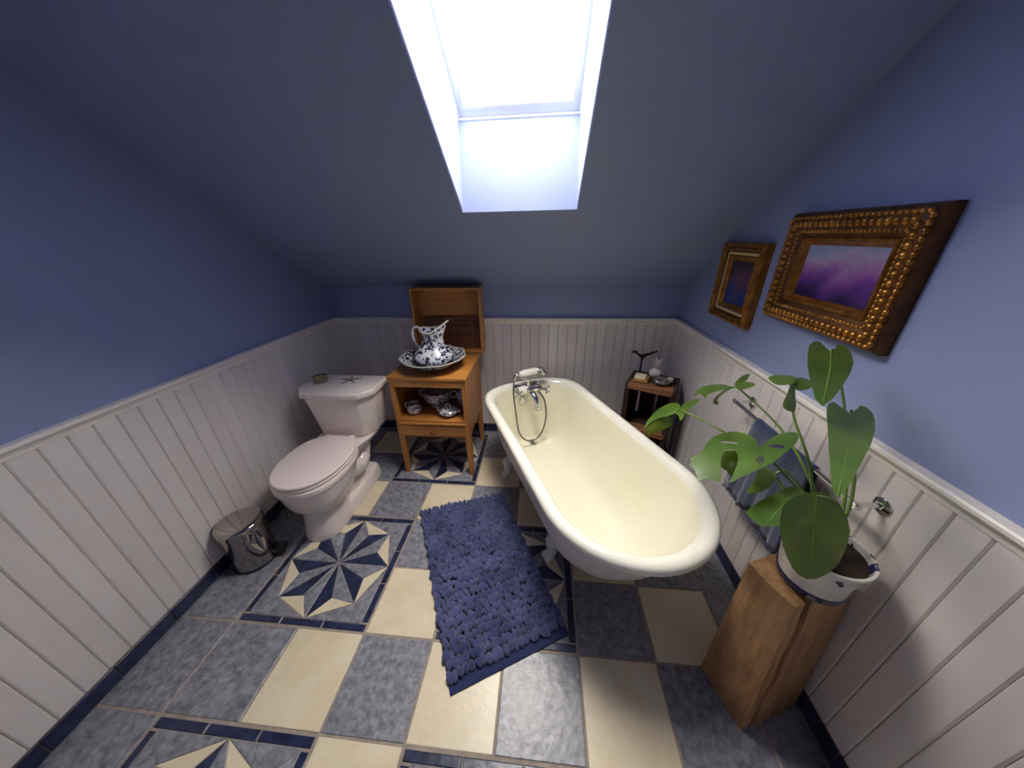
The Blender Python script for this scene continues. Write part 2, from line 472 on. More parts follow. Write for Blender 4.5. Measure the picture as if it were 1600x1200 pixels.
def base_run(name, lo, hi, axis, plane, sgn):
    """grout strip on the wall with navy tiles set on it"""
    def bx(a0, a1, t0, t1, z0, z1):
        s0, s1 = sorted((plane+sgn*t0, plane+sgn*t1))
        return ((a0, s0, z0), (a1, s1, z1)) if axis == 0 else ((s0, a0, z0), (s1, a1, z1))
    l, h = bx(lo, hi, -.004, .012, -.01, .078)
    base = struct(box(name, l, h, GROUT))
    Lt = 0.2; n = int(math.ceil((hi-lo)/Lt)); first = None
    for k in range(n):
        a1 = hi-k*Lt; a0 = max(a1-Lt, lo)
        if a1-a0 < .03: continue
        w = a1-a0
        l, h = bx(-w/2+.002, w/2-.002, 0, .018, .004, .074)
        if first is None or abs(w-Lt) > 1e-4:
            ll = (l[0], l[1], l[2]); o = box('base_tile', ll, h, NAVY, base, .0015)
            if first is None: first = o.data
        else:
            o = inst(first, 'base_tile', base, (0,0,0))
        o.location = ((a0+a1)/2, 0, 0) if axis == 0 else (0, (a0+a1)/2, 0)
    return base
base_run('baseboard_back', XL+.02, XR-.02, 0, YW, -1)
base_run('baseboard_left', YF, YW-.02, 1, XL, 1)
base_run('baseboard_right', YF, YW-.02, 1, XR, -1)


# ================================================================== bathtub
TUBC = (0.9245, 0.682, 0.0)
tub = thing('bathtub', 'white clawfoot bathtub with cream enamel inside and a rolled rim', 'bathtub', TUBC, math.radians(-66))
U0, U1, HWT = -0.757, 0.753, 0.349
def tub_ring(ef, es, en, z, n=72):
    u0, u1, w = U0+ef, U1-en, HWT-es
    s0 = u0 + 0.26*(w/HWT); s1 = u1 - 0.38*(w/HWT)
    pts = []
    q = n//4
    # near end: half ellipse, faucet end: squarer superellipse, straight flanks
    for i in range(2*q):
        t = -PI/2 + PI*i/(2*q-1)
        pts.append((s1+(u1-s1)*math.cos(t), w*math.sin(t), z))
    for i in range(2*q):
        t = PI/2 + PI*i/(2*q-1)
        c, s = math.cos(t), math.sin(t); e = 2/2.7
        pts.append((s0+(s0-u0)*math.copysign(abs(c)**e, c), w*math.copysign(abs(s)**e, s), z))
    return pts
inner = [(.002,.002,.002,.566),(.0,.0,.0,.578),(.004,.004,.004,.590),(.014,.014,.014,.598),(.028,.028,.028,.601),(.042,.042,.042,.598),(.054,.054,.055,.590),
         (.062,.063,.066,.575),(.066,.070,.078,.55),(.072,.080,.115,.46),(.080,.094,.165,.36),(.090,.112,.225,.27),(.105,.135,.28,.215),(.115,.16,.325,.183),(.135,.195,.38,.170),(.18,.25,.46,.167)]
rings = [tub_ring(*r) for r in inner]
v, f = loft_data(rings, False, True)
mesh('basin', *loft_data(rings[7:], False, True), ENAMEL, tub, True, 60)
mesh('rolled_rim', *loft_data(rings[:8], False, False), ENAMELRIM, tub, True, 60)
outer = [(.002,.002,.002,.566),(.010,.010,.010,.558),(.024,.024,.026,.556),(.036,.037,.042,.553),(.042,.046,.055,.53),(.050,.058,.085,.45),(.060,.075,.14,.34),(.072,.095,.20,.25),(.09,.12,.26,.185),(.12,.15,.31,.15),(.17,.2,.37,.137),(.24,.25,.45,.134)]
v, f = loft_data([tub_ring(*r) for r in outer], False, True)
mesh('outer_shell', v, f, TUBOUT, tub, True, 60)
def claw_foot(u, w, sgn):
    path = [(u, w-.02*sgn, .150), (u, w+.008*sgn, .140), (u, w+.030*sgn, .12), (u, w+.028*sgn, .075), (u, w+.034*sgn, .04), (u, w+.046*sgn, .02)]
    ft = tube('claw_foot', path, [.024,.034,.040,.034,.025,.023,.024,.026], TUBOUT, tub, n=12)
    for k, a in enumerate((-.6, 0, .6)):
        tube('toe', [(u+.010*a, w+.036*sgn, .034), (u+.030*a, w+.058*sgn, .026), (u+.034*a, w+.070*sgn, .011)], [.015,.014,.010], TUBOUT, ft, n=8)
for u, w in ((-.48,.195), (.195,.175)):
    claw_foot(u, -w, -1); claw_foot(u, w, 1)
dr = lathe('drain', [(.0,.1675),(.036,.1675),(.037,.172),(.028,.1755),(.024,.172),(.020,.1695),(.0,.1695)], CHROME, tub, n=28, cx=-.575)
lathe('drain_hole', [(.0,.1700),(.014,.1700),(.014,.1712),(.0,.1712)], TIN, dr, n=20, cx=-.575)

# ---- faucet with telephone handset on the end wall of the tub
FU, FV, FZ = -0.655, -0.008, 0.568
def fp(u, w, z): return (FU+u, FV+w, FZ+z)
def cyl(p0, p1, r, n=16):
    return tube_data([p0, Vector(p0).lerp(Vector(p1), .5), p1], r, n)
faucet = multi('faucet', [cyl(fp(0,-.085,0), fp(0,.095,0), .025), cyl(fp(-.045,-.07,0), fp(0,-.07,0), .021), cyl(fp(-.045,.07,0), fp(0,.07,0), .021),
    cyl(fp(-.045,-.07,0), fp(-.040,-.07,0), .031), cyl(fp(-.045,.07,0), fp(-.040,.07,0), .031), tube_data([fp(0,0,.0), fp(0,0,.05), fp(0,0,.075)], .011, 12),
    cyl(fp(.0,0,0), fp(.05,0,0), .016)], CHROME, tub)
tube('spout', [fp(.03,.005,-.005), fp(.065,.012,-.015), fp(.10,.02,-.045), fp(.115,.024,-.085), fp(.117,.025,-.10)], [.023,.022,.021,.022,.025], CHROME, faucet, n=14)
tube('porcelain_sleeve', [fp(0,-.078,.0), fp(0,-.05,.0), fp(0,-.018,.0)], [.027,.030,.028], CERWHITE, faucet, n=16)
def cross_handle(w):
    c = Vector(fp(.045, w, .005)); d = Vector((.8, .6 if w > 0 else -.3, .15)).normalized()
    s = d.orthogonal().normalized(); t = d.cross(s)
    e = c + d*.035
    pr = [tube_data([c-d*.04, c, e], .010, 12)]
    for q in (s, -s, t, -t):
        pr.append(tube_data([e, e+q*.014, e+q*.030, e+q*.034], [.005,.0045,.006,.0045], 8))
    pr.append(tube_data([e, e+d*.006, e+d*.012], [.010,.009,.006], 10))
    multi('cross_handle', pr, CHROME, faucet)
cross_handle(.095); cross_handle(-.085)
# cradle and handset
HZ = .125
multi('cradle', [tube_data(catmull([fp(0,-.055,HZ-.012), fp(0,-.04,HZ-.035), fp(0,0,HZ-.046), fp(0,.04,HZ-.035), fp(0,.055,HZ-.012)]), .005, 8),
    tube_data([fp(0,0,.06), fp(0,0,HZ-.06), fp(0,0,HZ-.046)], [.012,.009,.008], 10)], CHROME, faucet)
hs = tube('handset', [fp(0,-.065,HZ), fp(0,0,HZ+.004), fp(0,.06,HZ+.008)], [.019,.024,.025,.024,.020], CERWHITE, faucet, n=16)
# (faucet > handset; its chrome ends and the hose are sub-parts of the faucet too)
multi('handset_head', [tube_data(catmull([fp(0,.055,HZ+.008), fp(0,.08,HZ+.018), fp(0,.10,HZ+.014), fp(.004,.108,HZ-.008)]), [.012,.012,.013,.016,.020], 12),
    cyl(fp(.004,.108,HZ-.008), fp(.005,.109,HZ-.020), .024)], CHROME, faucet)
multi('handset_elbow', [tube_data(catmull([fp(0,-.06,HZ), fp(.0,-.085,HZ), fp(.004,-.10,HZ-.015), fp(.008,-.106,HZ-.04)]), [.010,.010,.009,.008], 12)], CHROME, faucet)
tube('shower_hose', [fp(.008,-.106,HZ-.04), fp(.03,-.120,HZ-.12), fp(.08,-.122,-.12), fp(.12,-.11,-.27), fp(.12,-.04,-.350), fp(.11,.05,-.325), fp(.09,.10,-.21), fp(.055,.102,-.08), fp(.01,.07,-.02)], .0058, HOSE, faucet, n=8, sub=10)
ov = lathe('overflow_grate', [(.0,0),(.030,0),(.030,.004),(.022,.008),(.0,.008)], CHROME, tub, n=24)
ov.location = (U0+.075, -.03, .47); ov.rotation_euler = (0, PI/2, 0)
for k in range(6):
    o = box('slot', (.010,-.003,.0078), (.020,.003,.0092), TIN, ov)
    o.rotation_euler = (0, 0, k*PI/3)

# ================================================================== toilet
TX = -0.515
toilet = thing('toilet', 'white porcelain two-piece toilet with its lid closed', 'toilet', (TX, 0.70, 0))
def tring(yf, yr, hw, z, n=40, e=2.3, sharp=None):
    """oval section from world y=yf to yr"""
    c = (yf+yr)/2-0.70; b_ = (yr-yf)/2; out = []
    for i in range(n):
        t = 2*PI*i/n; cs, sn = math.cos(t), math.sin(t)
        ee = 2/e
        out.append((hw*math.copysign(abs(cs)**ee, cs), c+b_*math.copysign(abs(sn)**ee, sn), z))
    return out
loft('pedestal_bowl', [tring(.412,.70,.112,0), tring(.410,.70,.114,.012), tring(.420,.70,.108,.05), tring(.430,.70,.098,.11), tring(.436,.71,.096,.165), tring(.434,.72,.102,.185), tring(.418,.74,.130,.203),
    tring(.398,.77,.157,.235), tring(.384,.80,.171,.285), tring(.375,.82,.178,.335), tring(.369,.84,.183,.36), tring(.368,.845,.184,.37)], PORCELAIN, toilet)
loft('rim', [tring(.368,.845,.184,.362), tring(.362,.85,.189,.368), tring(.361,.85,.190,.378), tring(.361,.85,.190,.392), tring(.367,.845,.186,.399)], PORCELAIN, toilet)
ft = loft('foot_flange', [tring(.60,1.035,.118,0,e=5), tring(.60,1.035,.120,.01,e=5), tring(.605,1.030,.117,.06,e=5), tring(.615,1.02,.108,.08,e=5), tring(.63,1.0,.09,.088,e=5)], PORCELAIN, toilet)
for s in (-1, 1):
    o = lathe('bolt_cap', [(.016,0),(.016,.008),(.012,.016),(.005,.020),(.0,.021)], SEATPL, ft, n=16)
    o.location = (s*.092, .13, .078)
loft('trapway', [tring(.66,.93,.085,.07), tring(.66,.95,.088,.14), tring(.66,.97,.084,.22), tring(.66,.985,.09,.30), tring(.68,.99,.10,.36)], PORCELAIN, toilet)
for s in (-1, 1):
    tube('trap_bulge', [(s*.060,-.03,.33), (s*.078,.05,.24), (s*.075,.13,.21), (s*.070,.20,.25), (s*.066,.24,.33)], [.045,.052,.055,.05,.045], PORCELAIN, toilet, n=14)
def poly_slab(name, bot, top, z0, z1, bev, m, parent, seg=3):
    b = bmesh.new(); n = len(bot)
    A = [b.verts.new((x, y, z0)) for x, y in bot]; B = [b.verts.new((x, y, z1)) for x, y in top]
    b.faces.new(A[::-1]); b.faces.new(B)
    for i in range(n): b.faces.new((A[i], A[(i+1) % n], B[(i+1) % n], B[i]))
    bmesh.ops.recalc_face_normals(b, faces=b.faces[:])
    if bev: bmesh.ops.bevel(b, geom=b.edges[:], offset=bev, segments=seg, affect='EDGES', profile=.5)
    return bmobj(name, b, m, parent, angle=40)
dk = [(-.185,.30),(-.178,.17),(-.14,.06),(.14,.06),(.178,.17),(.185,.30)]
poly_slab('tank_deck', [(x*.8, y) for x, y in dk], dk, .34, .400, .008, PORCELAIN, toilet)
def tank_out(fw, rw, yf, yr):
    return [(-rw,yr),(-rw,yf+.085),(-fw,yf),(-fw*.5,yf-.008),(fw*.5,yf-.008),(fw,yf),(rw,yf+.085),(rw,yr)]
poly_slab('tank', tank_out(.137,.190,.172,.375), tank_out(.168,.232,.146,.400), .402, .690, .012, PORCELAIN, toilet)
lid = tank_out(.182,.250,.130,.418)
poly_slab('tank_lid', lid, [(x*.985, y*.985+.004) for x, y in lid], .686, .724, .009, PORCELAIN, toilet)
def seat_ring(s, z, hole=False):
    yf, yr, hw = (.362+s, .832-s, .186-s)
    out = []
    for i in range(48):
        t = 2*PI*i/48; c, sn = math.cos(t), math.sin(t)
        e = 2/2.15 if sn < 0 else 2/2.6
        cy = .615-.70
        by = (cy-(yf-.70)) if sn < 0 else ((yr-.70)-cy)
        out.append((hw*math.copysign(abs(c)**(2/2.2), c), cy+by*math.copysign(abs(sn)**e, sn), z))
    return out
v1 = [seat_ring(.007,.402), seat_ring(.001,.404), seat_ring(0,.408), seat_ring(0,.414), seat_ring(.006,.417)]
loft('seat', v1, SEATPL, toilet)
loft('seat_lid', [seat_ring(.007,.4205), seat_ring(.002,.4225), seat_ring(.001,.426), seat_ring(.001,.434), seat_ring(.006,.440), seat_ring(.03,.443), seat_ring(.09,.445)], SEATPL, toilet)
for s in (-1, 1):
    box('seat_hinge', (s*.075-.022,.112,.396), (s*.075+.022,.146,.432), SEATPL, toilet, .006, 2)
fl = lathe('flush_lever_boss', [(.0,0),(.014,0),(.014,.008),(.0,.010)], CHROME, toilet, n=16)
fl.location = (-.205,.19,.64); fl.rotation_euler = (0,-PI/2,.6)

# water valve on the wall beside the toilet
valve = thing('water_valve', 'small angle valve with a braided hose on the white boards beside the toilet', 'valve', (XL+BT, 0.955, 0.20))
lathe('escutcheon', [(.0,0),(.026,0),(.024,.006),(.010,.009),(.0,.009)], CHROME, valve, n=20).rotation_euler = (0, PI/2, 0)
tube('valve_body', [(.005,0,0),(.03,0,0),(.05,0,0)], .010, CHROME, valve)
lathe('valve_knob', [(.0,0),(.014,0),(.016,.012),(.012,.02),(.0,.02)], BLACKPL, valve, n=12, loc=(.042,0,-.032))
tube('braided_hose', [(.045,0,.008),(.048,.0,.05),(.075,.03,.10),(.12,.05,.14),(.16,.05,.17),(.175,.04,.205)], .006, BLACKPL, valve, n=8)

# candle tin and silver starfish on the cistern
tin = thing('candle_tin', 'round grey candle tin with yellow wax on the toilet tank lid', 'candle', (-.668, 1.005, .7235))
lathe('tin_wall', [(.0,0),(.041,0),(.043,.002),(.043,.038),(.040,.040),(.039,.038),(.039,.024),(.0,.024)], TIN, tin, n=36)
lathe('wax', [(.0,.0245),(.0385,.0245),(.0385,.027),(.0,.026)], WAX, tin, n=28)
tube('wick', [(0,0,.025),(.001,0,.031),(.003,0,.036)], .001, BLACKPL, tin, n=6)
star = []
for k in range(10):
    a = PI/2+.25+k*PI/5; r = .078 if k % 2 == 0 else .013
    star.append((r*math.cos(a), r*math.sin(a)))
b = bmesh.new()
A = [b.verts.new((x, y, .0)) for x, y in star]; B = [b.verts.new((x*.96, y*.96, .004)) for x, y in star]; cc = b.verts.new((0,0,.012))
b.faces.new(A[::-1])
for i in range(10):
    b.faces.new((A[i], A[(i+1) % 10], B[(i+1) % 10], B[i])); b.faces.new((B[i], B[(i+1) % 10], cc))
bmesh.ops.recalc_face_normals(b, faces=b.faces[:])
tag(bmobj('starfish', b, STARM, smooth=False, loc=(-.487,1.035,.7235)), 'silver starfish ornament lying flat on the toilet tank lid', 'ornament')

# ================================================================== pedal bin
bin_ = thing('pedal_bin', 'shiny steel pedal bin standing against the wainscot beside the toilet', 'bin', (-.770, .300, 0), math.radians(20))
lathe('bin_base_ring', [(.0,0),(.098,0),(.101,.003),(.101,.012),(.098,.014),(.0,.014)], BLACKPL, bin_, n=48)
lathe('bin_body', [(.0975,.012),(.0975,.235),(.0975,.237),(.09,.238)], STEEL, bin_, n=64, cap0=False)
ld = lathe('bin_lid', [(.100,.236),(.1015,.240),(.1015,.262),(.099,.268),(.09,.273),(.06,.279),(.03,.282),(.0,.283)], STEEL, bin_, n=64)
box('lid_hinge', (-.112,-.025,.20), (-.095,.025,.262), BLACKPL, bin_, .004)
pd = box('pedal', (.09,-.030,.018), (.146,.030,.046), BLACKPL, bin_, .004, 2)
box('pedal_pad', (.104,-.026,.0455), (.144,.026,.049), BLACKPL, pd, .0012)
box('pedal_guard', (.094,-.028,.0), (.112,.028,.018), BLACKPL, bin_, .003)

# ================================================================== washstand cabinet
CX0, CX1, CY0, CY1 = -.226, .276, 1.015, 1.462
CX = (CX0+CX1)/2
cab = thing('washstand', 'honey pine washstand with an open shelf, one drawer and a raised box lid', 'cabinet', (CX, (CY0+CY1)/2, 0))
hw, hd = (CX1-CX0)/2, (CY1-CY0)/2
box('top_panel', (-hw-.004,-hd-.006,.738), (hw+.004,hd,.762), HONEY, cab, .004, 2)
def leg(sx, sy):
    x0 = sx*hw; y0 = sy*hd
    def sec(w, z, dx=0.0): return [(x0+dx, y0, z), (x0-sx*w+dx, y0, z), (x0-sx*w+dx, y0-sy*w, z), (x0+dx, y0-sy*w, z)]
    R = [sec(.026,0), sec(.040,.26), sec(.040,.32), sec(.032,.50), sec(.032,.738)]
    b = bmesh.new(); rr = [[b.verts.new(p) for p in r] for r in R]
    b.faces.new(rr[0]); b.faces.new(rr[-1][::-1])
    for k in range(4):
        for i in range(4): b.faces.new((rr[k][i], rr[k][(i+1) % 4], rr[k+1][(i+1) % 4], rr[k+1][i]))
    bmesh.ops.recalc_face_normals(b, faces=b.faces[:])
    bmesh.ops.bevel(b, geom=b.edges[:], offset=.002, segments=1, affect='EDGES')
    bmobj('leg', b, HONEYV, cab, smooth=False)
for sx in (-1, 1):
    for sy in (-1, 1): leg(sx, sy)
for sx in (-1, 1):
    a, c = sorted((sx*(hw-.004), sx*(hw-.016)))
    box('side_panel', (a,-hd+.02,.322), (c,hd-.01,.738), HONEYV, cab)
box('back_panel', (-hw+.012,hd-.014,.322), (hw-.012,hd-.004,.738), HONEY, cab)
box('upper_rail', (-hw+.026,-hd+.001,.690), (hw-.026,-hd+.022,.738), HONEY, cab, .002)
sh = box('shelf', (-hw+.012,-hd+.002,.424), (hw-.012,hd-.012,.446), HONEY, cab, .002)
box('shelf_lip', (-hw+.026,-hd-.008,.414), (hw-.026,-hd+.012,.430), HONEY, cab, .003, 2)
dw = box('drawer', (-hw+.028,-hd-.004,.328), (hw-.028,hd-.03,.408), HONEY, cab, .0025)
kn = lathe('knob', [(.008,0),(.007,.008),(.010,.012),(.016,.017),(.017,.022),(.012,.028),(.0,.030)], KNOBM, dw, n=20)
kn.location = (0,-hd-.004,.366); kn.rotation_euler = (PI/2,0,0)
box('drawer_runner', (-hw+.02,-hd+.004,.316), (hw-.02,hd-.02,.328), HONEY, cab)
# lid: a shallow box standing open at the back
LX0, LX1, LY0, LY1, LZ0, LZ1 = -.186-CX, .312-CX, 1.452-(CY0+CY1)/2, 1.568-(CY0+CY1)/2, .764, 1.233
w = .016
lidp = box('raised_lid', (LX0,LY1-.012,LZ0), (LX1,LY1,LZ1), PINE, cab)
box('lid_side', (LX0,LY0,LZ0), (LX0+w,LY1-.012,LZ1), HONEYV, lidp, .002)
box('lid_side', (LX1-w,LY0,LZ0), (LX1,LY1-.012,LZ1), HONEYV, lidp, .002)
box('lid_end', (LX0+w,LY0,LZ1-w), (LX1-w,LY1-.012,LZ1), HONEY, lidp, .002)
box('lid_end', (LX0+w,LY0+.01,LZ0), (LX1-w,LY1-.012,LZ0+.018), HONEY, lidp, .002)
for sx in (-.15, .15):
    box('hinge', (sx-.02,hd-.002,.748), (sx+.02,hd+.0035,.770), TIN, cab)
# stamped board leaning in the lid
brd = thing('stamped_board', 'dark stained wooden board with stamped lettering leaning inside the raised lid', 'sign', (.070, 1.528, .7825))
brd.rotation_euler = (math.radians(-3), 0, 0)
box('plank', (-.205,-.006,0), (.210,.006,.235), DARKWOOD, brd, .002)
for a in (((-.175,-.0072,.205),(.175,-.0055,.208)), ((-.175,-.0072,.035),(.175,-.0055,.038)), ((-.175,-.0072,.038),(-.172,-.0055,.205)), ((.172,-.0072,.038),(.175,-.0055,.205))):
    box('printed_line', a[0], a[1], INK, brd)
def text_part(txt, size, loc, parent, m, name='lettering'):
    cu = bpy.data.curves.new('lettering', 'FONT'); cu.body = txt; cu.size = size; cu.align_x = 'CENTER'; cu.extrude = .0006; cu.offset = .0004
    tmp = bpy.data.objects.new('tmp', cu); COL.objects.link(tmp)
    bpy.context.view_layer.update()
    me = bpy.data.meshes.new_from_object(tmp.evaluated_get(bpy.context.evaluated_depsgraph_get()))
    bpy.data.objects.remove(tmp); bpy.data.curves.remove(cu)
    o = finish(name, me, m, parent, smooth=False)
    o.location = loc; o.rotation_euler = (PI/2, 0, 0)
    return o
text_part('SOUVENIR', .046, (.030,-.0066,.158), brd, INK)
text_part('IN DEUTZ', .042, (.062,-.0066,.092), brd, INK)

# ---- basin and jug on the washstand
BCX, BCY, BCZ = .026, 1.195, .762
def scallop(r, z, amp=0.0, lift=0.0, n=72, k=9):
    return [(r*(1+amp*math.cos(k*2*PI*i/n))*math.cos(2*PI*i/n), r*(1+amp*math.cos(k*2*PI*i/n))*math.sin(2*PI*i/n), z+lift*math.cos(k*2*PI*i/n)) for i in range(n)]
wb = thing('wash_basin', 'wide blue and white transferware wash basin under the jug', 'basin', (BCX, BCY, BCZ))
loft('bowl', [scallop(.085,0), scallop(.09,.004), scallop(.10,.008), scallop(.135,.026,.004), scallop(.168,.05,.008), scallop(.190,.066,.014,.002), scallop(.211,.077,.020,.003),
    scallop(.206,.081,.020,.003), scallop(.185,.073,.014,.002), scallop(.163,.058,.006), scallop(.13,.034), scallop(.08,.017), scallop(.02,.015)], [CERAMIC, CERAMICDK], wb, angle=50)
for p in wb.children[0].data.polygons:
    if p.index >= 72*7: p.material_index = 1
pr_ = []
pts = [(.2105*(1+.020*math.cos(9*t))*math.cos(t), .2105*(1+.020*math.cos(9*t))*math.sin(t), .080+.003*math.cos(9*t)) for t in [2*PI*i/90 for i in range(91)]]
tube('rim_edge', pts, .0030, RIMWHITE, wb, n=6, smooth_path=False)
jug = thing('water_jug', 'tall blue and white transferware jug with a raised spout standing in the basin', 'jug', (.030, 1.210, BCZ+.0155))
def jug_ring(z, r, sp, lift, n=48):
    out = []
    for i in range(n):
        t = 2*PI*i/n; c = max(0, math.cos(t)); k = c**2.2
        back = max(0, -math.cos(t))**4
        out.append(((r+sp*k)*math.cos(t), r*(1-.18*k*(sp > .01))*math.sin(t), z+lift*k+.25*lift*back))
    return out
JP = [(0,.062,0,0),(.004,.070,0,0),(.012,.082,0,0),(.03,.112,0,0),(.05,.129,0,0),(.068,.133,0,0),(.085,.126,0,0),(.105,.104,0,0),(.13,.083,0,0),(.15,.071,.002,.002),(.17,.064,.006,.008),
      (.187,.064,.014,.020),(.203,.068,.024,.038),(.217,.073,.034,.054),(.228,.077,.042,.064)]
JI = [(.2295,.074,.042,.064),(.219,.069,.030,.05),(.20,.061,.018,.03),(.18,.056,.006,.012),(.15,.062,0,0),(.12,.08,0,0)]
jb = loft('jug_body', [jug_ring(*r) for r in JP+JI], [CERAMIC, CERAMICDK], jug, angle=50)
for p in jb.data.polygons:
    if .150 < p.center.z < .196 or p.center.z < .02: p.material_index = 1
tube('handle', [(-.070,0,.236),(-.09,0,.250),(-.118,0,.242),(-.130,0,.205),(-.125,0,.165),(-.105,0,.125),(-.090,0,.108)], [.006,.008,.0085,.008,.0075,.007,.007], RIMWHITE, jug, n=10)
pts = []
for i in range(61):
    t = 2*PI*i/60; c = max(0, math.cos(t)); k = c**2.2; back = max(0, -math.cos(t))**4
    pts.append(((.0755+.042*k)*math.cos(t), .0755*(1-.18*k)*math.sin(t), .230+.064*k+.016*back))
tube('lip_edge', pts, .0045, RIMWHITE, jug, n=6, smooth_path=False)

# ---- pieces on the washstand shelf
SZ = .446
cr = thing('cream_jug', 'small one-handled white and blue jug at the shelf corner of the washstand', 'jug', (-.128, 1.112, SZ))
lathe('pot', [(.0,0),(.030,0),(.032,.004),(.046,.018),(.050,.034),(.044,.052),(.034,.062),(.033,.070),(.040,.080),(.037,.080),(.030,.070),(.030,.06),(.0,.055)], CERAMIC2, cr, n=32)
tube('handle', [(-.034,0,.074),(-.052,0,.078),(-.060,0,.062),(-.054,0,.044),(-.046,0,.038)], .005, RIMWHITE, cr, n=8)
tu = thing('tureen', 'large two-handled white and blue bowl at the back of the washstand shelf', 'bowl', (.005, 1.245, SZ))
lathe('bowl', [(.0,0),(.062,0),(.060,.012),(.050,.018),(.075,.030),(.098,.058),(.104,.085),(.100,.105),(.108,.122),(.104,.123),(.096,.106),(.098,.085),(.09,.058),(.06,.03),(.0,.026)], CERAMIC2, tu, n=40)
for s in (-1, 1):
    tube('handle', [(s*.098,0,.105),(s*.125,0,.112),(s*.138,0,.092),(s*.126,0,.066),(s*.100,0,.062)], .0065, RIMWHITE, tu, n=8)
su = thing('covered_dish', 'lidded white and blue sugar dish near the front of the washstand shelf', 'dish', (.118, 1.098, SZ))
lathe('dish', [(.0,0),(.034,0),(.036,.005),(.058,.02),(.066,.034),(.064,.037),(.0,.037)], CERAMIC2, su, n=36)
lo_ = lathe('lid', [(.062,.037),(.062,.041),(.050,.052),(.030,.062),(.012,.068),(.0,.069)], CERAMIC2, su, n=36)
tube('lid_loop', [(-.014,0,.066),(-.013,0,.080),(0,0,.088),(.013,0,.080),(.014,0,.066)], .0045, RIMWHITE, lo_, n=8)
for s in (-1, 1):
    tube('handle', [(s*.060,0,.034),(s*.074,0,.044),(s*.078,0,.034),(s*.064,0,.024)], .0045, RIMWHITE, su, n=8)
vs_ = thing('small_vase', 'narrow white and blue vase tucked in the back corner of the washstand shelf', 'vase', (.178, 1.265, SZ))
lathe('vase', [(.0,0),(.030,0),(.032,.004),(.040,.03),(.042,.06),(.034,.085),(.026,.10),(.030,.115),(.036,.122),(.032,.122),(.022,.105),(.0,.10)], CERAMIC2, vs_, n=32)

# ================================================================== bath rug
RC = [Vector((.018,.646)), Vector((.502,.841)), Vector((.880,.068)), Vector((.428,-.169))]
def rug_pt(s, t):  # s across, t from back edge to front edge
    return (RC[0]*(1-s)+RC[1]*s)*(1-t) + (RC[3]*(1-s)+RC[2]*s)*t
rc = rug_pt(.5,.5)
rug = thing('bath_rug', 'navy blue looped bath rug lying askew on the tiles beside the tub', 'rug', (rc.x, rc.y, 0))
n = 24; v = []; f = []
for zz in (0.0012, .006):
    for j in range(n+1):
        for i in range(n+1):
            p = rug_pt(i/n, j/n)-rc
            v.append((p.x, p.y, zz + (.0015*math.sin(i*1.3+j*.9) if zz > .002 else 0)))
N1 = (n+1)*(n+1)
for j in range(n):
    for i in range(n):
        a = j*(n+1)+i
        f.append((N1+a, N1+a+1, N1+a+n+2, N1+a+n+1)); f.append((a, a+n+1, a+n+2, a+1))
edge = [i for i in range(n+1)] + [j*(n+1)+n for j in range(1, n+1)] + [n*(n+1)+i for i in range(n-1, -1, -1)] + [j*(n+1) for j in range(n-1, 0, -1)]
for k in range(len(edge)):
    a, c = edge[k], edge[(k+1) % len(edge)]
    f.append((a, c, N1+c, N1+a))
mesh('rug_backing', v, f, RUGBASE, rug)
V = []; Fc = []
NU, NV = 10, 6
def add_loop(c, ax, ay, az, ru, rv, rw):
    o = len(V)
    for j in range(NV+1):
        ph = PI*j/NV - PI/2
        for i in range(NU):
            t = 2*PI*i/NU
            x = math.cos(ph)*math.cos(t); y = math.cos(ph)*math.sin(t); z = math.sin(ph)
            cre = 1-.38*math.exp(-(x/.26)**2) if z > 0 else 1
            p = c + ax*(ru*x) + ay*(rv*y) + az*(rw*z*cre - .35*rw*y*y*(y < 0))
            V.append(p[:])
    for j in range(NV):
        for i in range(NU):
            a = o+j*NU+i; b2 = o+j*NU+(i+1) % NU
            Fc.append((a, b2, b2+NU, a+NU))
rows = 25
for r in range(rows):
    t = .012 + (r/(rows-1))*.935
    m_ = 22
    for k in range(m_):
        s = (k+.5+(.5 if r % 2 else 0)*.7-.18)/m_ + random.uniform(-.006,.006)
        if not .008 < s < .996: continue
        tt = t+random.uniform(-.006,.006)
        p = rug_pt(s, tt)-rc
        d = (rug_pt(s, min(tt+.01, 1))-rug_pt(s, tt)); d3 = Vector((d.x, d.y, 0)).normalized()
        a = random.uniform(-.5,.5)
        d3 = Matrix.Rotation(a, 3, 'Z') @ d3
        tilt = random.uniform(.15,.55)
        ay = -(d3*math.cos(tilt) - Vector((0,0,1))*math.sin(tilt))
        ax = Vector((d3.y,-d3.x,0)); az = ax.cross(ay); 
        if az.z < 0: az = -az
        sc = random.uniform(.85,1.15)
        add_loop(Vector((p.x, p.y, .0190+random.uniform(-.002,.003))), ax, ay, az, .0132*sc, .0225*sc*random.uniform(.85,1.2), .0112*sc)
lp = mesh('loop_pile', V, Fc, RUG, rug, True, 80, fix=False)
lp['kind'] = 'stuff'

